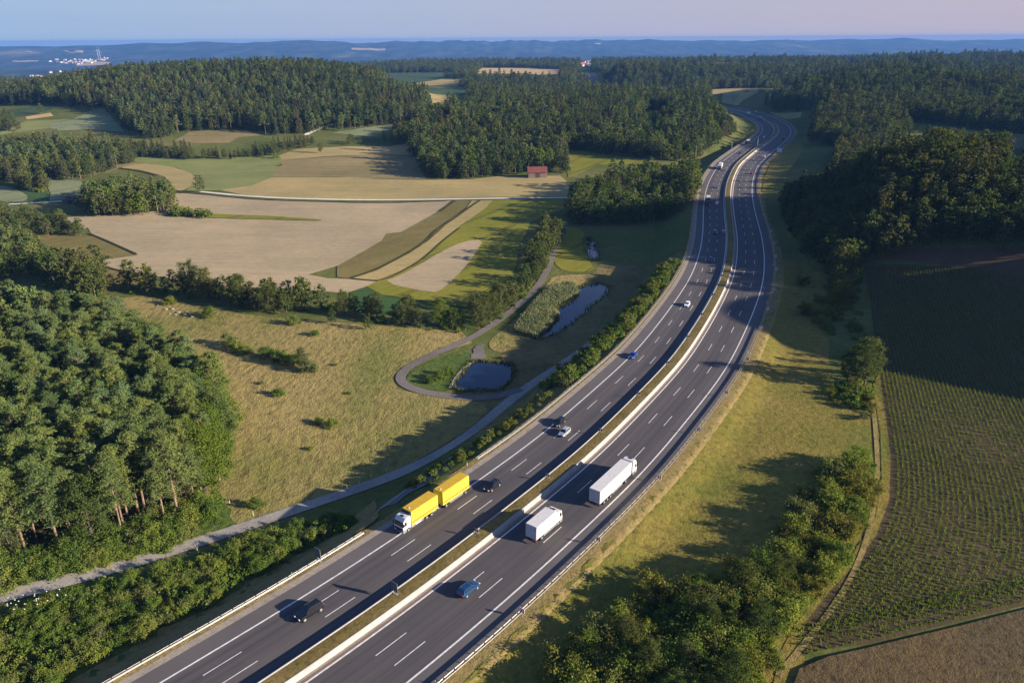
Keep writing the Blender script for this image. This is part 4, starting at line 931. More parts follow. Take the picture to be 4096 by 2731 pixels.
# ------------------------------------------------------------------ trees
PINE = leafmat('pine_needles', [(0.076, 0.120, 0.048), (0.104, 0.154, 0.059), (0.129, 0.165, 0.048), (0.100, 0.158, 0.079)], .2)
SPRU = leafmat('spruce_needles', [(.036, .060, .032), (.048, .074, .036), (.062, .080, .038), (.074, .080, .044)], .15)
BROAD = leafmat('broad_leaves', [(.052, .085, .027), (.070, .102, .032), (.090, .112, .040), (.078, .092, .044)], .3)
SHRUB = leafmat('shrub_leaves', [(0.070, 0.125, 0.028), (0.102, 0.164, 0.035), (0.149, 0.196, 0.041), (0.118, 0.149, 0.062)], .3)
BRIGHT = leafmat('bright_leaves', [(.075, .125, .022), (.10, .155, .026), (.12, .165, .032)], .35)
GOLD = leafmat('dry_shrub_leaves', [(.105, .125, .030), (.14, .15, .038), (.12, .145, .034)], .3)
PBARK = plain('pine_bark', (.19, .13, .088), .95, vs=1.2, var=.35); BARK = plain('grey_bark', (.11, .085, .065), .95, vs=2, var=.3)
def leaves(rng, clumps, per, size, flat_=0.0, asp=1.0, out_=.55):
    """Leaf-sized quads spread over clumps: each clump (x, y, z, rx, ry, rz)."""
    C = np.repeat(np.array(clumps), per, 0); n = len(C)
    d = rng.normal(size=(n, 3)); d /= np.linalg.norm(d, axis=1, keepdims=True)
    rad = np.minimum(np.abs(rng.normal(0, .62, (n, 1))) + .12, 1.5)
    p = C[:, :3] + d * C[:, 3:] * rad
    nn = d * out_ + rng.normal(size=(n, 3)) * .6; nn[:, 2] += flat_; nn /= np.linalg.norm(nn, axis=1, keepdims=True)
    a = np.cross(nn, rng.normal(size=(n, 3))); a /= np.linalg.norm(a, axis=1, keepdims=True); b = np.cross(nn, a)
    s = size * rng.uniform(.6, 1.35, (n, 1)); a *= s * .5 * asp; b *= s * .5 / asp ** .5
    v = np.stack([p - a * .9, p - b, p + a * 1.1, p + b], 1).reshape(-1, 3); f = np.arange(4 * n).reshape(-1, 4); return v, f
def limb_mesh(segs, m, seg=7):
    b = MB()
    for p0, p1, r0, r1 in segs: b.cyl(p0, p1, r0, r1, seg)
    bmesh.ops.recalc_face_normals(b.bm, faces=b.bm.faces)
    me = bpy.data.meshes.new('trunk'); b.bm.to_mesh(me); b.bm.free(); me.materials.append(m); return me
def make_pine(rng, lod):
    H = 18.0; segs = []; lean = rng.normal(0, .35, 2); top = np.array([lean[0], lean[1], H * .93]); mid = np.array([lean[0] * .3, lean[1] * .3, H * .5])
    segs += [((0, 0, -.5), tuple(mid), .21, .15), (tuple(mid), tuple(top), .15, .04)]
    cl = []
    nb = 44 if lod == 0 else 20
    for k in range(nb):
        f = (k + .5) / nb; z = H * (.42 + .55 * f); reach = (3.0 * (1 - f) ** .55 + .4) * rng.uniform(.6, 1.15); az = k * 2.4 + rng.normal(0, .4)
        e = np.array([lean[0] * .7 + math.cos(az) * reach, lean[1] * .7 + math.sin(az) * reach, z + rng.uniform(-.2, .5)])
        if lod == 0 or k % 3 == 0: segs.append(((lean[0] * f, lean[1] * f, z - reach * .25), tuple(e), .05, .02))
        r = rng.uniform(.7, 1.15) * (1.2 - .45 * f); cl.append((*e, r, r, r * .55)); cl.append((*(e * [.6, .6, 1] + [lean[0] * .3, lean[1] * .3, .2]), r * .9, r * .9, r * .5))
    if lod == 0:
        for k in range(6):
            z = H * rng.uniform(.18, .42); az = rng.uniform(0, 6.28); l = rng.uniform(.8, 2.2)
            segs.append(((0, 0, z), (math.cos(az) * l, math.sin(az) * l, z + rng.uniform(-.3, .4)), .04, .015))
    cl.append((lean[0], lean[1], H * .95, .8, .8, .9))
    v, f = leaves(rng, cl, 130 if lod == 0 else 30, .19 if lod == 0 else .52, .5, 1.7)
    return mesh_np('crown', v, f, PINE), limb_mesh(segs, PBARK, 7 if lod == 0 else 5)
def make_spruce(rng, lod):
    H = 20.0; cl = []; nt_ = 16
    for k in range(nt_):
        f = (k + .3) / nt_; z = H * (.10 + .87 * f); rr = (3.1 * (1 - f) ** .7 + .4) * rng.uniform(.85, 1.12); nn = max(3, int(8 * (1 - f) + 2))
        for j in range(nn):
            az = j / nn * 6.283 + k + rng.normal(0, .2); q = rr * rng.uniform(.55, .85)
            cl.append((math.cos(az) * q, math.sin(az) * q, z - .12 * q, .28 + rr * .34, .28 + rr * .34, .5))
    v, f = leaves(rng, cl, 60 if lod == 0 else 10, .27 if lod == 0 else .75, .25, 1.5)
    return mesh_np('crown', v, f, SPRU), limb_mesh([((0, 0, -.5), (0, 0, H * .95), .22, .03)], BARK, 6)
def make_broad(rng, lod, leaf=BROAD, H=14.0, wide=1.0):
    cl = []; segs = [((0, 0, -.5), (0, 0, H * .42), .28, .2)]
    nb = 40 if lod == 0 else 26
    for k in range(nb):
        f = (k + .5) / nb; az = k * 2.4 + rng.normal(0, .5); z = H * (.20 + .74 * f); prof = math.sin(math.pi * min(1, .16 + .80 * f)) ** .6
        q = wide * 4.0 * prof * rng.uniform(.45, .92); r = rng.uniform(.95, 1.65) * (1.12 - .3 * f)
        e = (math.cos(az) * q, math.sin(az) * q, z + rng.normal(0, .4)); cl.append((*e, r * 1.1, r * 1.1, r * .85))
        if k % 4 == 0: segs.append(((0, 0, H * (.2 + .2 * f)), e, .1, .03))
    cl.append((0, 0, H * .55, 2.6 * wide, 2.6 * wide, 4))
    v, f = leaves(rng, cl, 230 if lod == 0 else 36, .25 if lod == 0 else .66, .15)
    return mesh_np('crown', v, f, leaf), limb_mesh(segs, BARK, 7 if lod == 0 else 5)
def make_shrub(rng, lod, leaf=SHRUB):
    H = 4.0; cl = []; segs = []; nb = 17 if lod == 0 else 12
    for k in range(nb):
        az = k * 2.4 + rng.normal(0, .5); q = rng.uniform(.1, 1.0) ** .6 * 1.75; z = H * rng.uniform(.18, .86) * (1 - .16 * q)
        r = rng.uniform(.5, .95); e = (math.cos(az) * q, math.sin(az) * q, z); cl.append((*e, r, r, r * .9))
        if k % 3 == 0: segs.append(((0, 0, -.3), e, .06, .02))
    cl.append((0, 0, H * .35, 1.5, 1.5, 1.2))
    v, f = leaves(rng, cl, 260 if lod == 0 else 50, .17 if lod == 0 else .38, .2)
    return mesh_np('crown', v, f, leaf), limb_mesh(segs, BARK, 5)
BUILD = {'pine': make_pine, 'spruce': make_spruce, 'broadleaf': lambda r, l: make_broad(r, l, BROAD, 14.0, r.choice([.8, 1.0, 1.15, 1.35])), 'bright': lambda r, l: make_broad(r, l, BRIGHT, 14.0, r.choice([.85, 1.0, 1.15])), 'shrub': make_shrub,
         'goldshrub': lambda r, l: make_shrub(r, l, GOLD)}
NAME = {'bright': 'leafy_tree', 'pine': 'pine_tree', 'spruce': 'spruce_tree', 'broadleaf': 'broadleaf_tree', 'shrub': 'shrub', 'goldshrub': 'dry_shrub'}
CAT = {'bright': 'tree', 'pine': 'pine', 'spruce': 'spruce', 'broadleaf': 'tree', 'shrub': 'shrub', 'goldshrub': 'shrub'}
HGT = {'bright': 14, 'pine': 18, 'spruce': 20, 'broadleaf': 14, 'shrub': 4, 'goldshrub': 4}
MESH = {(k, l, v): BUILD[k](np.random.default_rng(11 * v + 100 * l + len(k)), l) for k in BUILD for l in (0, 1) for v in range(5)}
def tree_obj(kind, lod, var, x, y, sc, label, group, rz=None, z=None):
    z = float(height(x, y)) if z is None else z
    r = empty(NAME[kind], (x, y, z - .1), random.uniform(0, 6.28) if rz is None else rz, sc); props(r, label, CAT[kind], group)
    c, t_ = MESH[(kind, lod, var)]
    oc = link('crown', c, r); ot = link('trunk', t_, r); return oc, ot
OV = lambda *p: L('OV', p)
WORLD = lambda *p: np.array(p, float)
# region: outline, spacing, mix of kinds, size range, label, group
REG = []
def region(poly, sp, mix, sz, label, excl=True): REG.append((np.asarray(poly), sp, mix, sz, label, excl))
region(OV((-250, 1300), (0, 1300), (200, 1262), (350, 1222), (440, 1190), (490, 1130), (518, 1060), (522, 1000), (500, 950), (430, 880), (330, 815), (200, 775), (0, 760), (-250, 760)), 4.4,
       {'pine': .76, 'broadleaf': .14, 'bright': .10}, (.82, 1.18), '{} in the dense near wood at lower left beside the dry meadow', False)
region(OV((520, 1065), (524, 1000), (500, 945), (430, 875), (400, 885), (465, 960), (480, 1010), (478, 1065), (455, 1130), (430, 1195), (485, 1140)), 5.0, {'bright': 1}, (.8, 1.25), '{} on the leafy rim of the near wood facing the meadow', False)
region(OV((-250, 1390), (0, 1352), (200, 1312), (400, 1252), (480, 1208), (505, 1160), (440, 1165), (300, 1230), (0, 1300), (-250, 1320)), 2.5, {'shrub': 1}, (.85, 1.5), '{} on the edge of the near wood above the gravel path', False)
region(OV((-150, 665), (40, 645), (110, 640), (110, 600), (70, 565), (0, 545), (-150, 545)), 6, {'broadleaf': .7, 'pine': .3}, (.55, .85), '{} in the dark clump at the left edge beside the emerald field', False)
region(OV((90, 650), (200, 690), (255, 680), (230, 640), (130, 612)), 4, {'shrub': .8, 'broadleaf': .2}, (.7, 1.3), '{} in the bushes between olive field and near wood', False)
region(OV((-100, 565), (60, 548), (205, 542), (150, 520), (50, 508), (-100, 500)), 6.5, {'broadleaf': 1}, (.5, .85), '{} in the row left of the pale stubble field', False)
region(OV((188, 495), (260, 502), (330, 500), (392, 492), (402, 472), (380, 455), (300, 446), (210, 452), (185, 475)), 6, {'broadleaf': .65, 'bright': .25, 'pine': .1}, (.75, 1.1), '{} in the round copse between the stubble and grain fields', False)
region(OV((390, 498), (478, 502), (482, 494), (400, 487)), 3.5, {'shrub': 1}, (1.0, 1.6), '{} in the low hedge running from the round copse', False)
region(OV((-100, 425), (60, 418), (150, 415), (215, 412), (245, 395), (308, 374), (298, 350), (150, 345), (0, 345), (-100, 345)), 7, {'broadleaf': .55, 'pine': .25, 'spruce': .2}, (.75, 1.1), '{} in the left wood behind the grey green fields', False)
region(OV((30, 432), (95, 444), (112, 440), (100, 425), (40, 420)), 4.5, {'shrub': .6, 'broadleaf': .4}, (.7, 1.1), '{} in the bush line on the grey green field', False)
region(OV((300, 364), (430, 368), (550, 366), (640, 358), (640, 346), (430, 352), (300, 345)), 6, {'broadleaf': .6, 'spruce': .4}, (.45, .75), '{} in the tree belt above the green meadow', False)
region(OV((640, 350), (760, 334), (880, 334), (885, 320), (760, 320), (640, 338)), 6, {'broadleaf': .6, 'spruce': .4}, (.4, .7), '{} in the tree belt below the wooded hill', False)
region(OV((-60, 302), (70, 302), (108, 290), (70, 276), (-60, 270)), 7, {'broadleaf': 1}, (.6, .9), '{} in the clump at far left by the white track', False)
region(np.vstack([OV((238, 258), (246, 285), (300, 308), (345, 322), (390, 316), (420, 305), (470, 300), (560, 300), (640, 312), (700, 308), (760, 302), (830, 302), (900, 288), (950, 272), (998, 245)), WORLD((-70, 1330), (-150, 1480), (-500, 1480), (-900, 1400), (-830, 1100))]), 6.6,
       {'spruce': .5, 'pine': .26, 'broadleaf': .24}, (.7, 1.2), '{} on the rounded wooded hill left of centre')
region(OV((-60, 247), (60, 242), (105, 236), (112, 216), (60, 196), (-60, 192)), 8, {'spruce': .7, 'broadleaf': .3}, (.8, 1.1), '{} in the far left wood', False)
region(OV((880, 338), (935, 365), (960, 400), (1000, 412), (1080, 412), (1180, 405), (1213, 398), (1262, 395), (1300, 398), (1306, 372), (1290, 352), (1400, 360), (1500, 368), (1570, 376), (1618, 362), (1655, 325), (1705, 298), (1715, 280), (1640, 250), (1560, 240), (1450, 222), (1300, 208), (1100, 215), (1060, 235), (1000, 265), (960, 295)), 6.4,
       {'broadleaf': .62, 'bright': .10, 'spruce': .18, 'pine': .10}, (.6, 1.3), '{} in the central wood behind the red roofed barn')
region(OV((1308, 522), (1360, 520), (1400, 522), (1500, 512), (1560, 492), (1590, 468), (1604, 435), (1595, 400), (1500, 412), (1400, 432), (1325, 455)), 6, {'broadleaf': .8, 'bright': .12, 'pine': .08}, (.75, 1.2), '{} in the dark wood between pond meadow and motorway', False)
region(OV((1290, 545), (1265, 590), (1238, 650), (1200, 690), (1150, 735), (1100, 765), (1085, 745), (1150, 695), (1195, 640), (1228, 570), (1250, 530)), 3.8, {'broadleaf': .6, 'shrub': .4}, (.5, .95), '{} in the hedge along the asphalt path', False)
region(OV((250, 672), (420, 684), (480, 695), (560, 712), (640, 726), (700, 716), (760, 722), (850, 738), (930, 752), (1080, 768), (1082, 752), (900, 730), (700, 700), (620, 692), (480, 672), (340, 660), (250, 658)), 4.2, {'broadleaf': .32, 'bright': .13, 'shrub': .55}, (.4, .95), '{} in the hedge between stubble field and dry meadow', False)
region(np.vstack([OV((1905, 655), (1960, 645), (1985, 610), (2100, 575), (2500, 560)), WORLD((420, 420), (520, 640), (300, 640)), OV((1900, 330), (1860, 390), (1805, 440), (1795, 480), (1800, 545), (1860, 600))]), 5.8,
       {'broadleaf': .9, 'spruce': .1}, (.8, 1.15), '{} on the wooded hill right of the motorway', False)
region(WORLD((200, 80), (640, 60), (640, 420), (420, 420), (352, 320), (232, 288)), 6.5, {'broadleaf': 1}, (.9, 1.2), '{} on the hill beyond the right edge')
region(OV((1722, 250), (1845, 258), (1870, 285), (1855, 335), (1990, 348), (2090, 303), (2130, 285), (2352, 322), (2520, 330), (2520, 175), (2100, 170), (1720, 172), (1640, 205), (1770, 212)), 6.8,
       {'broadleaf': .75, 'spruce': .15, 'pine': .1}, (.7, 1.3), '{} in the brown tinged wood beyond the right hill')
region(WORLD((-1500, 1380), (-900, 1420), (-100, 1500), (100, 1250), (420, 1050), (900, 900), (1700, 1000), (2500, 3350), (-1900, 3350)), 12.5, {'broadleaf': .66, 'bright': .06, 'spruce': .18, 'pine': .1}, (.65, 1.45), '{} in the far forest plateau')
region(OV((1300, 1640), (1268, 1567), (1320, 1480), (1420, 1410), (1500, 1362), (1580, 1345), (1680, 1330), (1740, 1300), (1790, 1250), (1810, 1190), (1860, 1130), (1900, 1095), (1960, 1065), (2002, 1080), (2012, 1180), (1955, 1265), (1895, 1335), (1825, 1425), (1785, 1500), (1765, 1640)), 3.3, {'shrub': .62, 'goldshrub': .38}, (.8, 1.75), '{} in the scrub between right verge and maize field', False)
region(OV((1400, 1640), (1380, 1560), (1440, 1450), (1530, 1375), (1680, 1350), (1760, 1320), (1830, 1260), (1870, 1330), (1790, 1420), (1740, 1520), (1700, 1640)), 8, {'broadleaf': 1}, (.42, .62), '{} rising from the scrub beside the maize field', False)
region(OV((1895, 905), (1935, 885), (1985, 880), (2006, 905), (2006, 985), (1970, 950), (1920, 930)), 3.0, {'shrub': .6, 'goldshrub': .4}, (.5, .95), '{} in the scrub at the corner of the maize field', False)
region(OV((1845, 720), (1900, 660), (1930, 690), (1910, 770), (1880, 760)), 4, {'shrub': .7, 'goldshrub': .3}, (.6, 1.2), '{} beside the bend below the right hill', False)
region(OV((-120, 1452), (0, 1416), (200, 1366), (400, 1308), (540, 1262), (700, 1212), (790, 1198), (830, 1208), (740, 1240), (650, 1290), (564, 1338), (489, 1386), (424, 1417), (359, 1444), (294, 1487), (191, 1536), (100, 1610), (-120, 1640)), 2.1, {'shrub': 1}, (.5, 1.05), '{} in the lush thicket between gravel path and guardrail', False)
region(OV((1890, 600), (1935, 600), (1975, 700), (2000, 800), (2012, 880), (1975, 880), (1960, 800), (1925, 720)), 4.5, {'broadleaf': .22, 'shrub': .55, 'goldshrub': .23}, (.4, .85), '{} in the tree line between right verge and shaded field', False)
def strip(n0, n1, y0, y1):
    i = np.where((RL[:, 1] > y0) & (RL[:, 1] < y1) & (RS < 900))[0]
    return np.vstack([RL[i] + RNn[i] * n0, (RL[i] + RNn[i] * n1)[::-1]])
region(strip(-24.5, -31, 122, 172), 2.3, {'shrub': .75, 'goldshrub': .25}, (.30, .62), '{} in the bush row on the motorway embankment', False)
region(strip(-24.5, -33, 176, 305), 2.5, {'shrub': .7, 'goldshrub': .3}, (.65, 1.15), '{} in the bush row on the motorway embankment', False)
KEEP = [px('TM', [(260, 497), (640, 495), (640, 545), (500, 560), (400, 545)]), px('TM', [(920, 485), (980, 455), (1300, 458), (1500, 468), (1500, 500)]), px('TM', [(510, 567), (720, 535), (880, 545), (620, 580)]),
        px('TM', [(590, 592), (890, 600), (870, 640), (640, 630)]), px('TM', [(620, 632), (760, 652), (740, 685), (640, 692)]), px('TM', [(1560, 1030), (1640, 1025), (1860, 1058), (2150, 1085), (1740, 1090), (1600, 1170)]),
        px('TM', [(1930, 830), (2110, 748), (2250, 752), (2030, 802)]), px('TR', [(1560, 832), (1690, 842), (1690, 868), (1600, 890)]), px('TR', [(1780, 855), (2000, 885), (2400, 925), (2400, 1000), (2100, 950)]),
        px('TR', [(650, 757), (855, 757), (845, 788), (745, 800)]), px('TR', [(230, 607), (680, 592), (560, 620), (450, 680), (330, 710)]), px('GP', [(400, 480), (740, 480), (760, 560), (1130, 600), (1130, 800), (1250, 900), (720, 880), (560, 680)]),
        px('GP', [(480, 330), (800, 300), (800, 470), (500, 470)]), px('TL', [(1230, 925), (1290, 892), (1640, 884), (1730, 908), (1540, 928)]), px('TM', [(20, 890), (370, 845), (360, 870), (220, 918)]), px('TL', [(340, 835), (480, 805), (640, 738), (800, 760), (840, 885), (600, 870)]), px('TL', [(40, 745), (340, 705), (355, 735), (180, 800)]), px('TL', [(2060, 910), (2090, 885), (2180, 848), (2330, 818), (2340, 835), (2100, 915)]),
        px('TR', [(700, 566), (950, 556), (1280, 570), (1280, 584), (950, 572), (700, 590)]), px('TR', [(1680, 560), (2060, 590), (2060, 604), (1680, 576)]), px('TR', [(2030, 652), (2400, 662), (2400, 678), (2030, 668)]), px('TR', [(880, 770), (930, 680), (990, 620), (1000, 626), (945, 690), (895, 780)]), px('TR', [(1100, 420), (1500, 436), (1500, 444), (1100, 430)]),
        px('TM', [(1880, 560), (2352, 575), (2352, 590), (1880, 575)]), px('TM', [(1000, 690), (1300, 640), (1300, 650), (1000, 705)]), px('RN', [(660, 150), (1000, 130), (1300, 200), (1500, 230), (2000, 400), (1650, 420), (1100, 300), (700, 210)])]
NOTREE = [OV((1380, 392), (1500, 396), (1500, 380), (1400, 372), (1320, 362), (1305, 400))]
DESC = {'bright': 'bright green tree', 'pine': 'dark pine', 'spruce': 'slender spruce', 'broadleaf': 'leafy tree', 'shrub': 'leafy green bush', 'goldshrub': 'yellowish bush'}
cand = []
for ri, (poly, sp, mix, sz, label, excl) in enumerate(REG):
    lo, hi = poly.min(0), poly.max(0)
    if hi[1] - lo[1] > 3000: hi[1] = lo[1] + 3000
    q = np.stack(np.meshgrid(np.arange(lo[0], hi[0], sp), np.arange(lo[1], hi[1], sp * .9), indexing='ij'), -1)
    q[..., 0] += (np.arange(q.shape[1]) % 2)[None] * sp * .5
    q = q.reshape(-1, 2) + RNG.uniform(-.42, .42, (q.shape[0] * q.shape[1], 2)) * sp
    q = q[inside(q, poly)]
    n = noff(q[:, 0], q[:, 1]); q = q[((n > 26) | (n < -24.0)) & ~((n > 0) & (n < 64) & (q[:, 1] > 435) & (q[:, 1] < 640))]
    if excl:
        for fp in FIELDS:
            if len(q): q = q[~inside(q, fp)]
    u = q[:, 0] / np.maximum(q[:, 1] * CP + 30, 1)
    q = q[(np.abs(u) < .95) & (q[:, 1] > 30)] if len(q) else q
    if len(q):
        cx, cy = q[:, 0], q[:, 1]; q = q[~((cy > 1000) & (cx > -150) & (np.sin(cx * .011 + 1) * np.sin(cy * .008 + 2) + .5 * np.sin(cx * .023 - cy * .017) > .98))]
    if len(q):
        drop = np.zeros(len(q), bool); zz = height(q[:, 0], q[:, 1])
        for hh in (3, 8, 13, 17):
            X3 = np.c_[q, zz + hh - CAM_H]; dp = X3[:, 1] * CP - X3[:, 2] * SP; xu = X3[:, 0] / dp; yu = (X3[:, 1] * SP + X3[:, 2] * CP) / dp; U_ = IW / 2 + FPX * (xu * math.cos(ROLL) - yu * math.sin(ROLL)); V_ = IH / 2 - FPX * (yu * math.cos(ROLL) + xu * math.sin(ROLL))
            for kp in KEEP: drop |= inside(np.c_[U_, V_], np.array(kp))
        q = q[~drop]
    if not len(q): continue
    ks = list(mix); pk = RNG.choice(len(ks), len(q), p=np.array(list(mix.values())) / sum(mix.values()))
    s = RNG.uniform(*sz, len(q)); zz = height(q[:, 0], q[:, 1])
    for j in range(len(q)): cand.append((ks[pk[j]], q[j, 0], q[j, 1], zz[j], s[j], ri))
print('tree candidates', len(cand))
kind_ = np.array([c[0] for c in cand]); xyz = np.array([c[1:4] for c in cand]); sc_ = np.array([c[4] for c in cand]); rg_ = np.array([c[5] for c in cand])
dist_ = np.linalg.norm(xyz - [0, 0, CAM_H], axis=1)
dep = xyz[:, 1] * CP - (xyz[:, 2] - CAM_H) * SP
uu = xyz[:, 0] / dep; vv = (xyz[:, 1] * SP + (xyz[:, 2] + 6 - CAM_H) * CP) / dep
infr = (np.abs(uu) < .71) & (vv > -.50)
LONE = [  # photograph point of the foot (overview pixels), kind, height m, label
 ((676, 745), 'shrub', 4.5, 'small grey green tree alone on the dry meadow below the hedge'), ((764, 744), 'broadleaf', 6.5, 'young upright tree on the meadow in front of the hedge'),
 ((846, 757), 'broadleaf', 5.5, 'young tree on the meadow nearest the hedge end by the path'), ((482, 728), 'shrub', 5, 'rounded dark bush beside the pale boulders'),
 ((391, 699), 'shrub', 4.5, 'rounded bush left of the boulders in front of the tall hedge trees'), ((722, 771), 'shrub', 3, 'low pale bush with long shadow on the upper meadow'),
 ((528, 795), 'shrub', 5.5, 'tallest bush in the left group on the meadow'), ((545, 806), 'shrub', 4.6, 'middle bush in the left group on the meadow'), ((568, 812), 'shrub', 3.8, 'lower right bush in the left group on the meadow'),
 ((615, 822), 'shrub', 5, 'leftmost bush in the right group on the meadow'), ((646, 832), 'shrub', 6, 'second bush in the right group on the meadow'), ((672, 838), 'shrub', 5.6, 'third bush in the right group on the meadow'), ((696, 846), 'broadleaf', 7.5, 'tall round tree ending the right group on the meadow'), ((712, 856), 'shrub', 5, 'bush at the right foot of the group on the meadow'),
 ((641, 908), 'shrub', 3.4, 'grey bush alone in the middle of the dry meadow'), ((601, 882), 'shrub', 1.6, 'tiny bush left of the grey meadow bush'), ((733, 972), 'shrub', 2.4, 'left one of two small bushes on the lower meadow'), ((761, 980), 'shrub', 3.4, 'right one of two small bushes on the lower meadow'),
 ((588, 1164), 'shrub', 3.2, 'single round bush on the meadow just above the gravel path'), ((715, 1033), 'shrub', 1.5, 'tiny bush on the lower meadow'), ((803, 905), 'shrub', 1.3, 'tiny bush on the meadow left of the path bend'), ((770, 840), 'shrub', 1.4, 'tiny bush on the upper meadow right of the group'),
 ((1008, 872), 'shrub', 3.6, 'large green bush in the grass beside the dark pond'), ((1030, 862), 'shrub', 3.8, 'green bush at the pond bank inside the path bend'), ((985, 880), 'shrub', 2.8, 'low green bush inside the path bend'),
 ((1298, 860), 'goldshrub', 5.2, 'pale wispy bush standing alone on the shaded embankment'),
 ((460, 443), 'broadleaf', 13, 'lone tall tree at the left end of the white track'), ((737, 352), 'broadleaf', 10, 'lone round tree on the tan field below the belt'), ((634, 364), 'shrub', 6, 'small round bush at the foot of the tree belt'), ((645, 382), 'shrub', 2.5, 'low flat bush on the meadow boundary'),
 ((865, 733), 'broadleaf', 11, 'tallest tree of the hedge beside the emerald strip'), ((925, 748), 'broadleaf', 9, 'tree in the hedge right of the emerald strip'), ((440, 680), 'broadleaf', 16, 'tall left tree of the hedge clump above the meadow'), ((480, 688), 'broadleaf', 14, 'second tall tree of the hedge clump above the meadow'), ((556, 704), 'broadleaf', 14, 'thin pale crowned tree in the hedge clump'), ((620, 718), 'broadleaf', 12, 'right end tree of the hedge clump above the meadow'),
 ((1930, 690), 'goldshrub', 11, 'large pale willow bush beside the shaded field'), ((1985, 885), 'broadleaf', 15, 'large round tree at the corner of the maize field'), ((1945, 880), 'broadleaf', 11, 'dark tree left of the large round tree by the maize'), ((1845, 722), 'goldshrub', 6, 'yellow green bush beside the right guardrail bend'), ((1842, 655), 'goldshrub', 5.5, 'yellow green bush higher up beside the bend'), ((1918, 738), 'broadleaf', 5, 'slim young tree at the top of the right verge'),
 ((1667, 290), 'goldshrub', 13, 'bright yellow tree among the dark woods left of the far bend'),
 ((1250, 560), 'broadleaf', 13, 'tall tree at the top of the path hedge'), ((1215, 620), 'broadleaf', 10, 'tall tree halfway along the path hedge'), ((1500, 495), 'shrub', 9, 'pale green bush before the dark wood'), ((1325, 512), 'shrub', 7, 'pale round bush at the corner of the dark wood'), ((1372, 510), 'shrub', 6, 'second pale bush at the foot of the dark wood'),
 ((95, 262), 'broadleaf', 12, 'spreading tree beside the wheat strip at far left'),
 ((495, 1065), 'bright', 17, 'bright green tall tree at the right edge of the near wood'), ((478, 1110), 'bright', 15, 'second bright green tree at the right edge of the near wood'),
]
srcs = {}
count = {k: 0 for k in BUILD}
for (p, kind, hm, lb) in LONE:
    x, y = OV(p)[0]; s = hm / HGT[kind]; k = count[kind]; count[kind] += 1
    d = math.hypot(x, y); w = 1.15 if kind in ('shrub', 'goldshrub') and hm < 6 else (.85 if kind in ('shrub', 'goldshrub') else .95)
    tree_obj(kind, 0 if d < 330 else 1, k % 3, x, y, (s * w, s * w, s), lb, None)
CAPS = {'bright': 200, 'pine': 285, 'spruce': 290, 'broadleaf': 250, 'shrub': 250, 'goldshrub': 120}
rest = {k: [] for k in BUILD}
for k in BUILD:
    idx = np.where(kind_ == k)[0]
    if not len(idx): continue
    sizeon = HGT[k] * sc_[idx] / dist_[idx] * np.where(infr[idx], 1, .001)
    idx = idx[np.argsort(-sizeon)]
    ind, rest[k] = idx[:CAPS[k]], idx[CAPS[k]:]
    for j, c in enumerate(ind):
        ri = rg_[c]; lod = 0 if dist_[c] < 300 else 1
        if len(ind) - j <= 8: lod = 1
        s = sc_[c]; w = s * RNG.uniform(.85, 1.2)
        oc, ot = tree_obj(k, lod, j % 5, xyz[c, 0], xyz[c, 1], (w, w, s), REG[ri][4].format(DESC[k]), DESC[k] + 's ' + REG[ri][4][3:], None, xyz[c, 2])
        if lod == 1: srcs[(k, j % 5)] = (oc, ot)
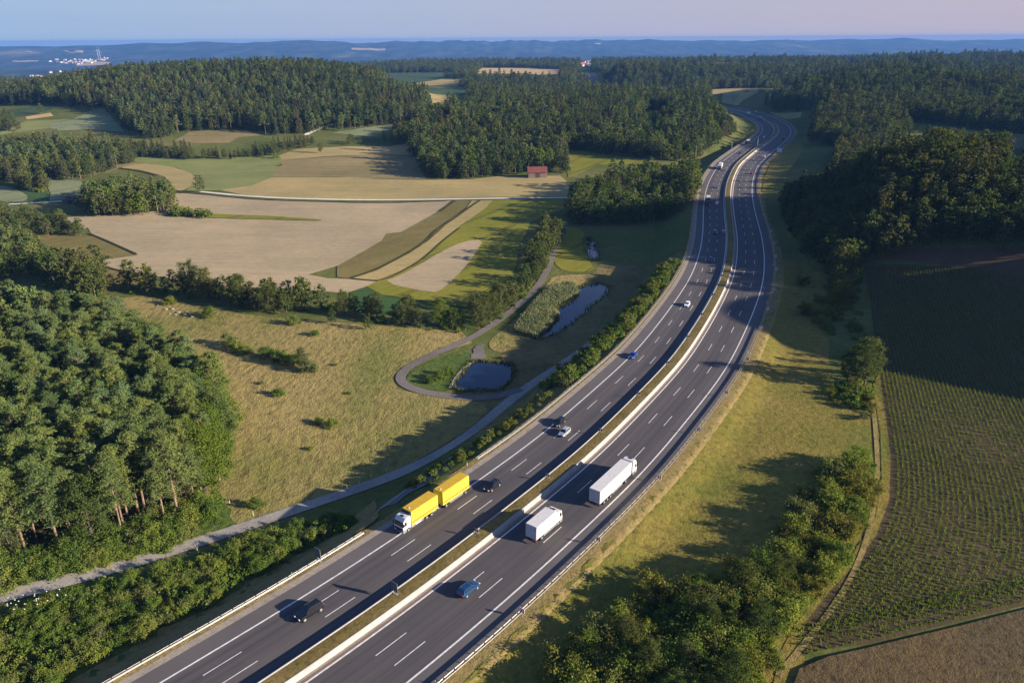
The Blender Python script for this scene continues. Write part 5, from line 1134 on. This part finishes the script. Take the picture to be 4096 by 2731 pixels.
def forest(kind, idx, name, label):
    """Everything beyond the individual trees of one kind: one object that sets tree copies on its points."""
    n = len(idx); me = bpy.data.meshes.new(name); me.vertices.add(n); me.vertices.foreach_set('co', (xyz[idx] - [0, 0, .2]).astype(np.float32).ravel())
    a = me.attributes.new('spin', 'FLOAT_VECTOR', 'POINT'); r = np.zeros((n, 3), np.float32); r[:, 2] = RNG.uniform(0, 6.28, n); a.data.foreach_set('vector', r.ravel())
    a = me.attributes.new('size', 'FLOAT_VECTOR', 'POINT'); s = sc_[idx]; far = np.where(dist_[idx] > 1500, 1.35, 1.0); w = s * RNG.uniform(.78, 1.28, n) * far
    a.data.foreach_set('vector', np.stack([w, w, s], 1).astype(np.float32).ravel())
    a = me.attributes.new('pick', 'INT', 'POINT'); a.data.foreach_set('value', RNG.integers(0, 5, n).astype(np.int32))
    o = link(name, me); props(o, label, 'forest', None, 'stuff')
    g = bpy.data.node_groups.new(name, 'GeometryNodeTree'); g.interface.new_socket('Geometry', in_out='INPUT', socket_type='NodeSocketGeometry'); g.interface.new_socket('Geometry', in_out='OUTPUT', socket_type='NodeSocketGeometry')
    gi = g.nodes.new('NodeGroupInput'); go = g.nodes.new('NodeGroupOutput')
    iop = g.nodes.new('GeometryNodeInstanceOnPoints'); iop.inputs['Pick Instance'].default_value = True
    jn = g.nodes.new('GeometryNodeJoinGeometry')
    for v in (4, 3, 2, 1, 0):
        oc, ot = srcs.get((kind, v)) or next(s_ for (k_, v_), s_ in srcs.items() if k_ == kind)
        j2 = g.nodes.new('GeometryNodeJoinGeometry')
        for q in (oc, ot):
            oi = g.nodes.new('GeometryNodeObjectInfo'); oi.inputs['Object'].default_value = q; oi.transform_space = 'ORIGINAL'
            g.links.new(oi.outputs['Geometry'], j2.inputs[0])
        gti = g.nodes.new('GeometryNodeGeometryToInstance'); g.links.new(j2.outputs[0], gti.inputs[0]); g.links.new(gti.outputs[0], jn.inputs[0])
    def attr(nm, ty):
        a_ = g.nodes.new('GeometryNodeInputNamedAttribute'); a_.data_type = ty; a_.inputs['Name'].default_value = nm; return a_.outputs[0]
    m2p = g.nodes.new('GeometryNodeMeshToPoints'); g.links.new(gi.outputs[0], m2p.inputs[0])
    g.links.new(m2p.outputs[0], iop.inputs['Points']); g.links.new(jn.outputs[0], iop.inputs['Instance'])
    g.links.new(attr('pick', 'INT'), iop.inputs['Instance Index'])
    e2r = g.nodes.new('FunctionNodeEulerToRotation'); g.links.new(attr('spin', 'FLOAT_VECTOR'), e2r.inputs[0]); g.links.new(e2r.outputs[0], iop.inputs['Rotation'])
    g.links.new(attr('size', 'FLOAT_VECTOR'), iop.inputs['Scale']); g.links.new(iop.outputs[0], go.inputs[0])
    md = o.modifiers.new('copies', 'NODES'); md.node_group = g
    print(name, n)
FN = {'bright': ('leafy_forest', 'scattered bright green trees among the darker woods'), 'pine': ('pine_forest', 'mass of pines among the woods of the middle distance'), 'spruce': ('spruce_forest', 'mass of slender spruces covering the rounded hill and far woods'),
      'broadleaf': ('broadleaf_forest', 'mass of leafy trees covering the right hill and middle woods'), 'shrub': ('undergrowth', 'mass of smaller bushes filling hedges and thickets'), 'goldshrub': ('dry_undergrowth', 'yellowish bushes filling the gaps of embankment and scrub')}
for k, (nm, lb) in FN.items():
    if len(rest[k]): forest(k, rest[k], nm, lb)

# reeds by the long pond, maize rows on the right field
def tufts(name, pts, hgt, wid, nb, m, label, cat, lean=.35):
    n = len(pts); q = np.repeat(pts, nb, 0); k = len(q); az = RNG.uniform(0, 6.28, k); h = hgt * RNG.uniform(.6, 1.15, k); l = lean * h * RNG.uniform(.3, 1, k)
    z = height(q[:, 0], q[:, 1]); dx, dy = np.cos(az), np.sin(az); bx, by = q[:, 0] + dx * wid * .4, q[:, 1] + dy * wid * .4
    a = np.stack([bx - dy * wid, by + dx * wid, z], -1); b = np.stack([bx + dy * wid, by - dx * wid, z], -1)
    c = np.stack([bx + dx * l + dy * wid * .5, by + dy * l - dx * wid * .5, z + h], -1); d = np.stack([bx + dx * l - dy * wid * .5, by + dy * l + dx * wid * .5, z + h], -1)
    v = np.stack([a, b, c, d], 1).reshape(-1, 3); f = np.arange(4 * k).reshape(-1, 4)
    return props(link(name, mesh_np(name, v, f, m)), label, cat, None, 'stuff')
REED = leafmat('reed_blades', [(.16, .195, .115), (.20, .225, .14)], .25, .12); MAIZE = leafmat('maize_leaves', [(.11, .165, .032), (.12, .175, .036)], .3, .8)
def scatter(poly, dens):
    lo, hi = poly.min(0), poly.max(0); n = int((hi - lo).prod() * dens); q = RNG.uniform(lo, hi, (n, 2)); return q[inside(q, poly)]
rpoly = L('MM', [(1190, 720), (1225, 650), (1330, 530), (1440, 430), (1580, 395), (1625, 465), (1450, 565), (1495, 610), (1410, 690), (1340, 765), (1250, 745)])
tufts('reeds', scatter(rpoly, 5), 2.0, .11, 4, REED, 'pale grey green reed bed on the left shore of the long pond', 'reeds')
rp2 = L('MM', [(1255, 745), (1340, 768), (1440, 690), (1460, 660), (1400, 650), (1320, 700)])
tufts('reeds', scatter(rp2, 4), 1.6, .1, 4, REED, 'smaller pale reed patch at the near end of the long pond', 'reeds')
def shore(p, n, sd): 
    q = np.repeat(p, n, 0) + RNG.uniform(0, 1, (len(p) * n, 1)) * np.repeat(np.roll(p, -1, 0) - p, n, 0); return q + RNG.normal(0, sd, q.shape)
RUSH = leafmat('rush_blades', [(.09, .11, .03), (.15, .14, .05)], .25, .5)
tufts('rushes', np.vstack([shore(POND1, 5, .5), shore(POND2, 4, .7), shore(POND3, 6, .8)]), 1.0, .09, 3, RUSH, 'ragged fringe of rushes round the edges of the ponds', 'rushes')
edge = smooth(resample(OV((1990, 700), (2018, 860), (2034, 960), (2050, 1050), (2050, 1150), (2022, 1230), (1974, 1300), (1922, 1352), (1866, 1420), (1846, 1470)), 1.0), 6)
te = np.gradient(edge, axis=0); te /= np.linalg.norm(te, axis=1, keepdims=True); ne = np.stack([-te[:, 1], te[:, 0]], 1)
field = OV((2000, 700), (2022, 860), (2038, 960), (2053, 1050), (2053, 1150), (2026, 1230), (1978, 1300), (1926, 1354), (1868, 1424), (1850, 1470), (2000, 1432), (2200, 1392), (2460, 1330), (2460, 640), (2230, 616), (2000, 616))
# rows: parallel to the straight middle part of the field edge, bending with it near the track
rows = []
base = edge; nrm = ne.copy()
if ((field.mean(0) - edge[len(edge) // 2]) * nrm[len(edge) // 2]).sum() < 0: nrm = -nrm
md_ = np.array([edge[int(len(edge) * .15)], edge[int(len(edge) * .55)]]); dirm = md_[1] - md_[0]; dirm /= np.linalg.norm(dirm); nm = np.array([-dirm[1], dirm[0]])
if (nm * nrm[len(edge) // 2]).sum() < 0: nm = -nm
ext_e = np.vstack([edge[0] - dirm * np.arange(60, 0, -1)[:, None], edge, edge[-1] + (edge[-1] - edge[-4]) / 3 * np.arange(1, 25)[:, None]])
for k in range(170):
    w = k * 1.08; r_ = ext_e + nm * (1.2 + w)
    q = np.repeat(r_, 3, 0); q = q + RNG.normal(0, .07, q.shape) + RNG.uniform(-.5, .5, (len(q), 1)) * dirm
    rows.append(q)
rows = np.vstack(rows); rows = rows[inside(rows, field)]
rows = rows[RNG.random(len(rows)) < .70 + .35 * np.sin(rows[:, 0] * .11 + 1.3) * np.sin(rows[:, 1] * .07) + .25]
tufts('maize_crop', rows, .6, .075, 4, MAIZE, 'rows of young maize on dark soil in the right field', 'maize', .5)
e2 = smooth(resample(OV((1850, 1500), (1930, 1482), (2010, 1462), (2200, 1416), (2460, 1352)), .5), 8)
hl = np.vstack([e2 + RNG.normal(0, .15, e2.shape) + np.array([0, 1.5 * k]) for k in range(4)])
tufts('maize_crop', hl, .72, .08, 5, MAIZE, 'headland rows of maize along the lower edge of the right field', 'maize', .5)

# white umbels in the thicket at the lower left corner
UMB = plain('white_umbel', (.78, .78, .72), .8)
q = np.vstack([OV((30, 1425), (40, 1440), (60, 1430), (75, 1418), (110, 1408), (120, 1420), (150, 1400), (165, 1395), (50, 1415), (15, 1445), (95, 1412), (135, 1392))])[::2]
b = MB()
for a in q:
    for k in range(4):
        x, y = a + RNG.normal(0, .9, 2); z = float(height(x, y)) + random.uniform(3.2, 4.4); b.cyl((x, y, z), (x, y, z + .05), .11, seg=6)
props(b.build('white_flowers', UMB), 'white umbel flowers above the thicket in the lower left corner', 'flowers', None, 'stuff')

# ------------------------------------------------------------------ haze
m, t = mat('haze_air'); v = t.nodes.new('ShaderNodeVolumePrincipled'); v.inputs['Color'].default_value = (.115, .29, .70, 1); v.inputs['Density'].default_value = 6.5e-5
o = t.nodes.new('ShaderNodeOutputMaterial'); t.links.new(v.outputs[0], o.inputs['Volume'])
b = MB().box(-15000, 17000, -900, 16500, -420, 106); props(b.build('haze', m), 'pale blue haze over the far plain', 'haze', None, 'stuff')
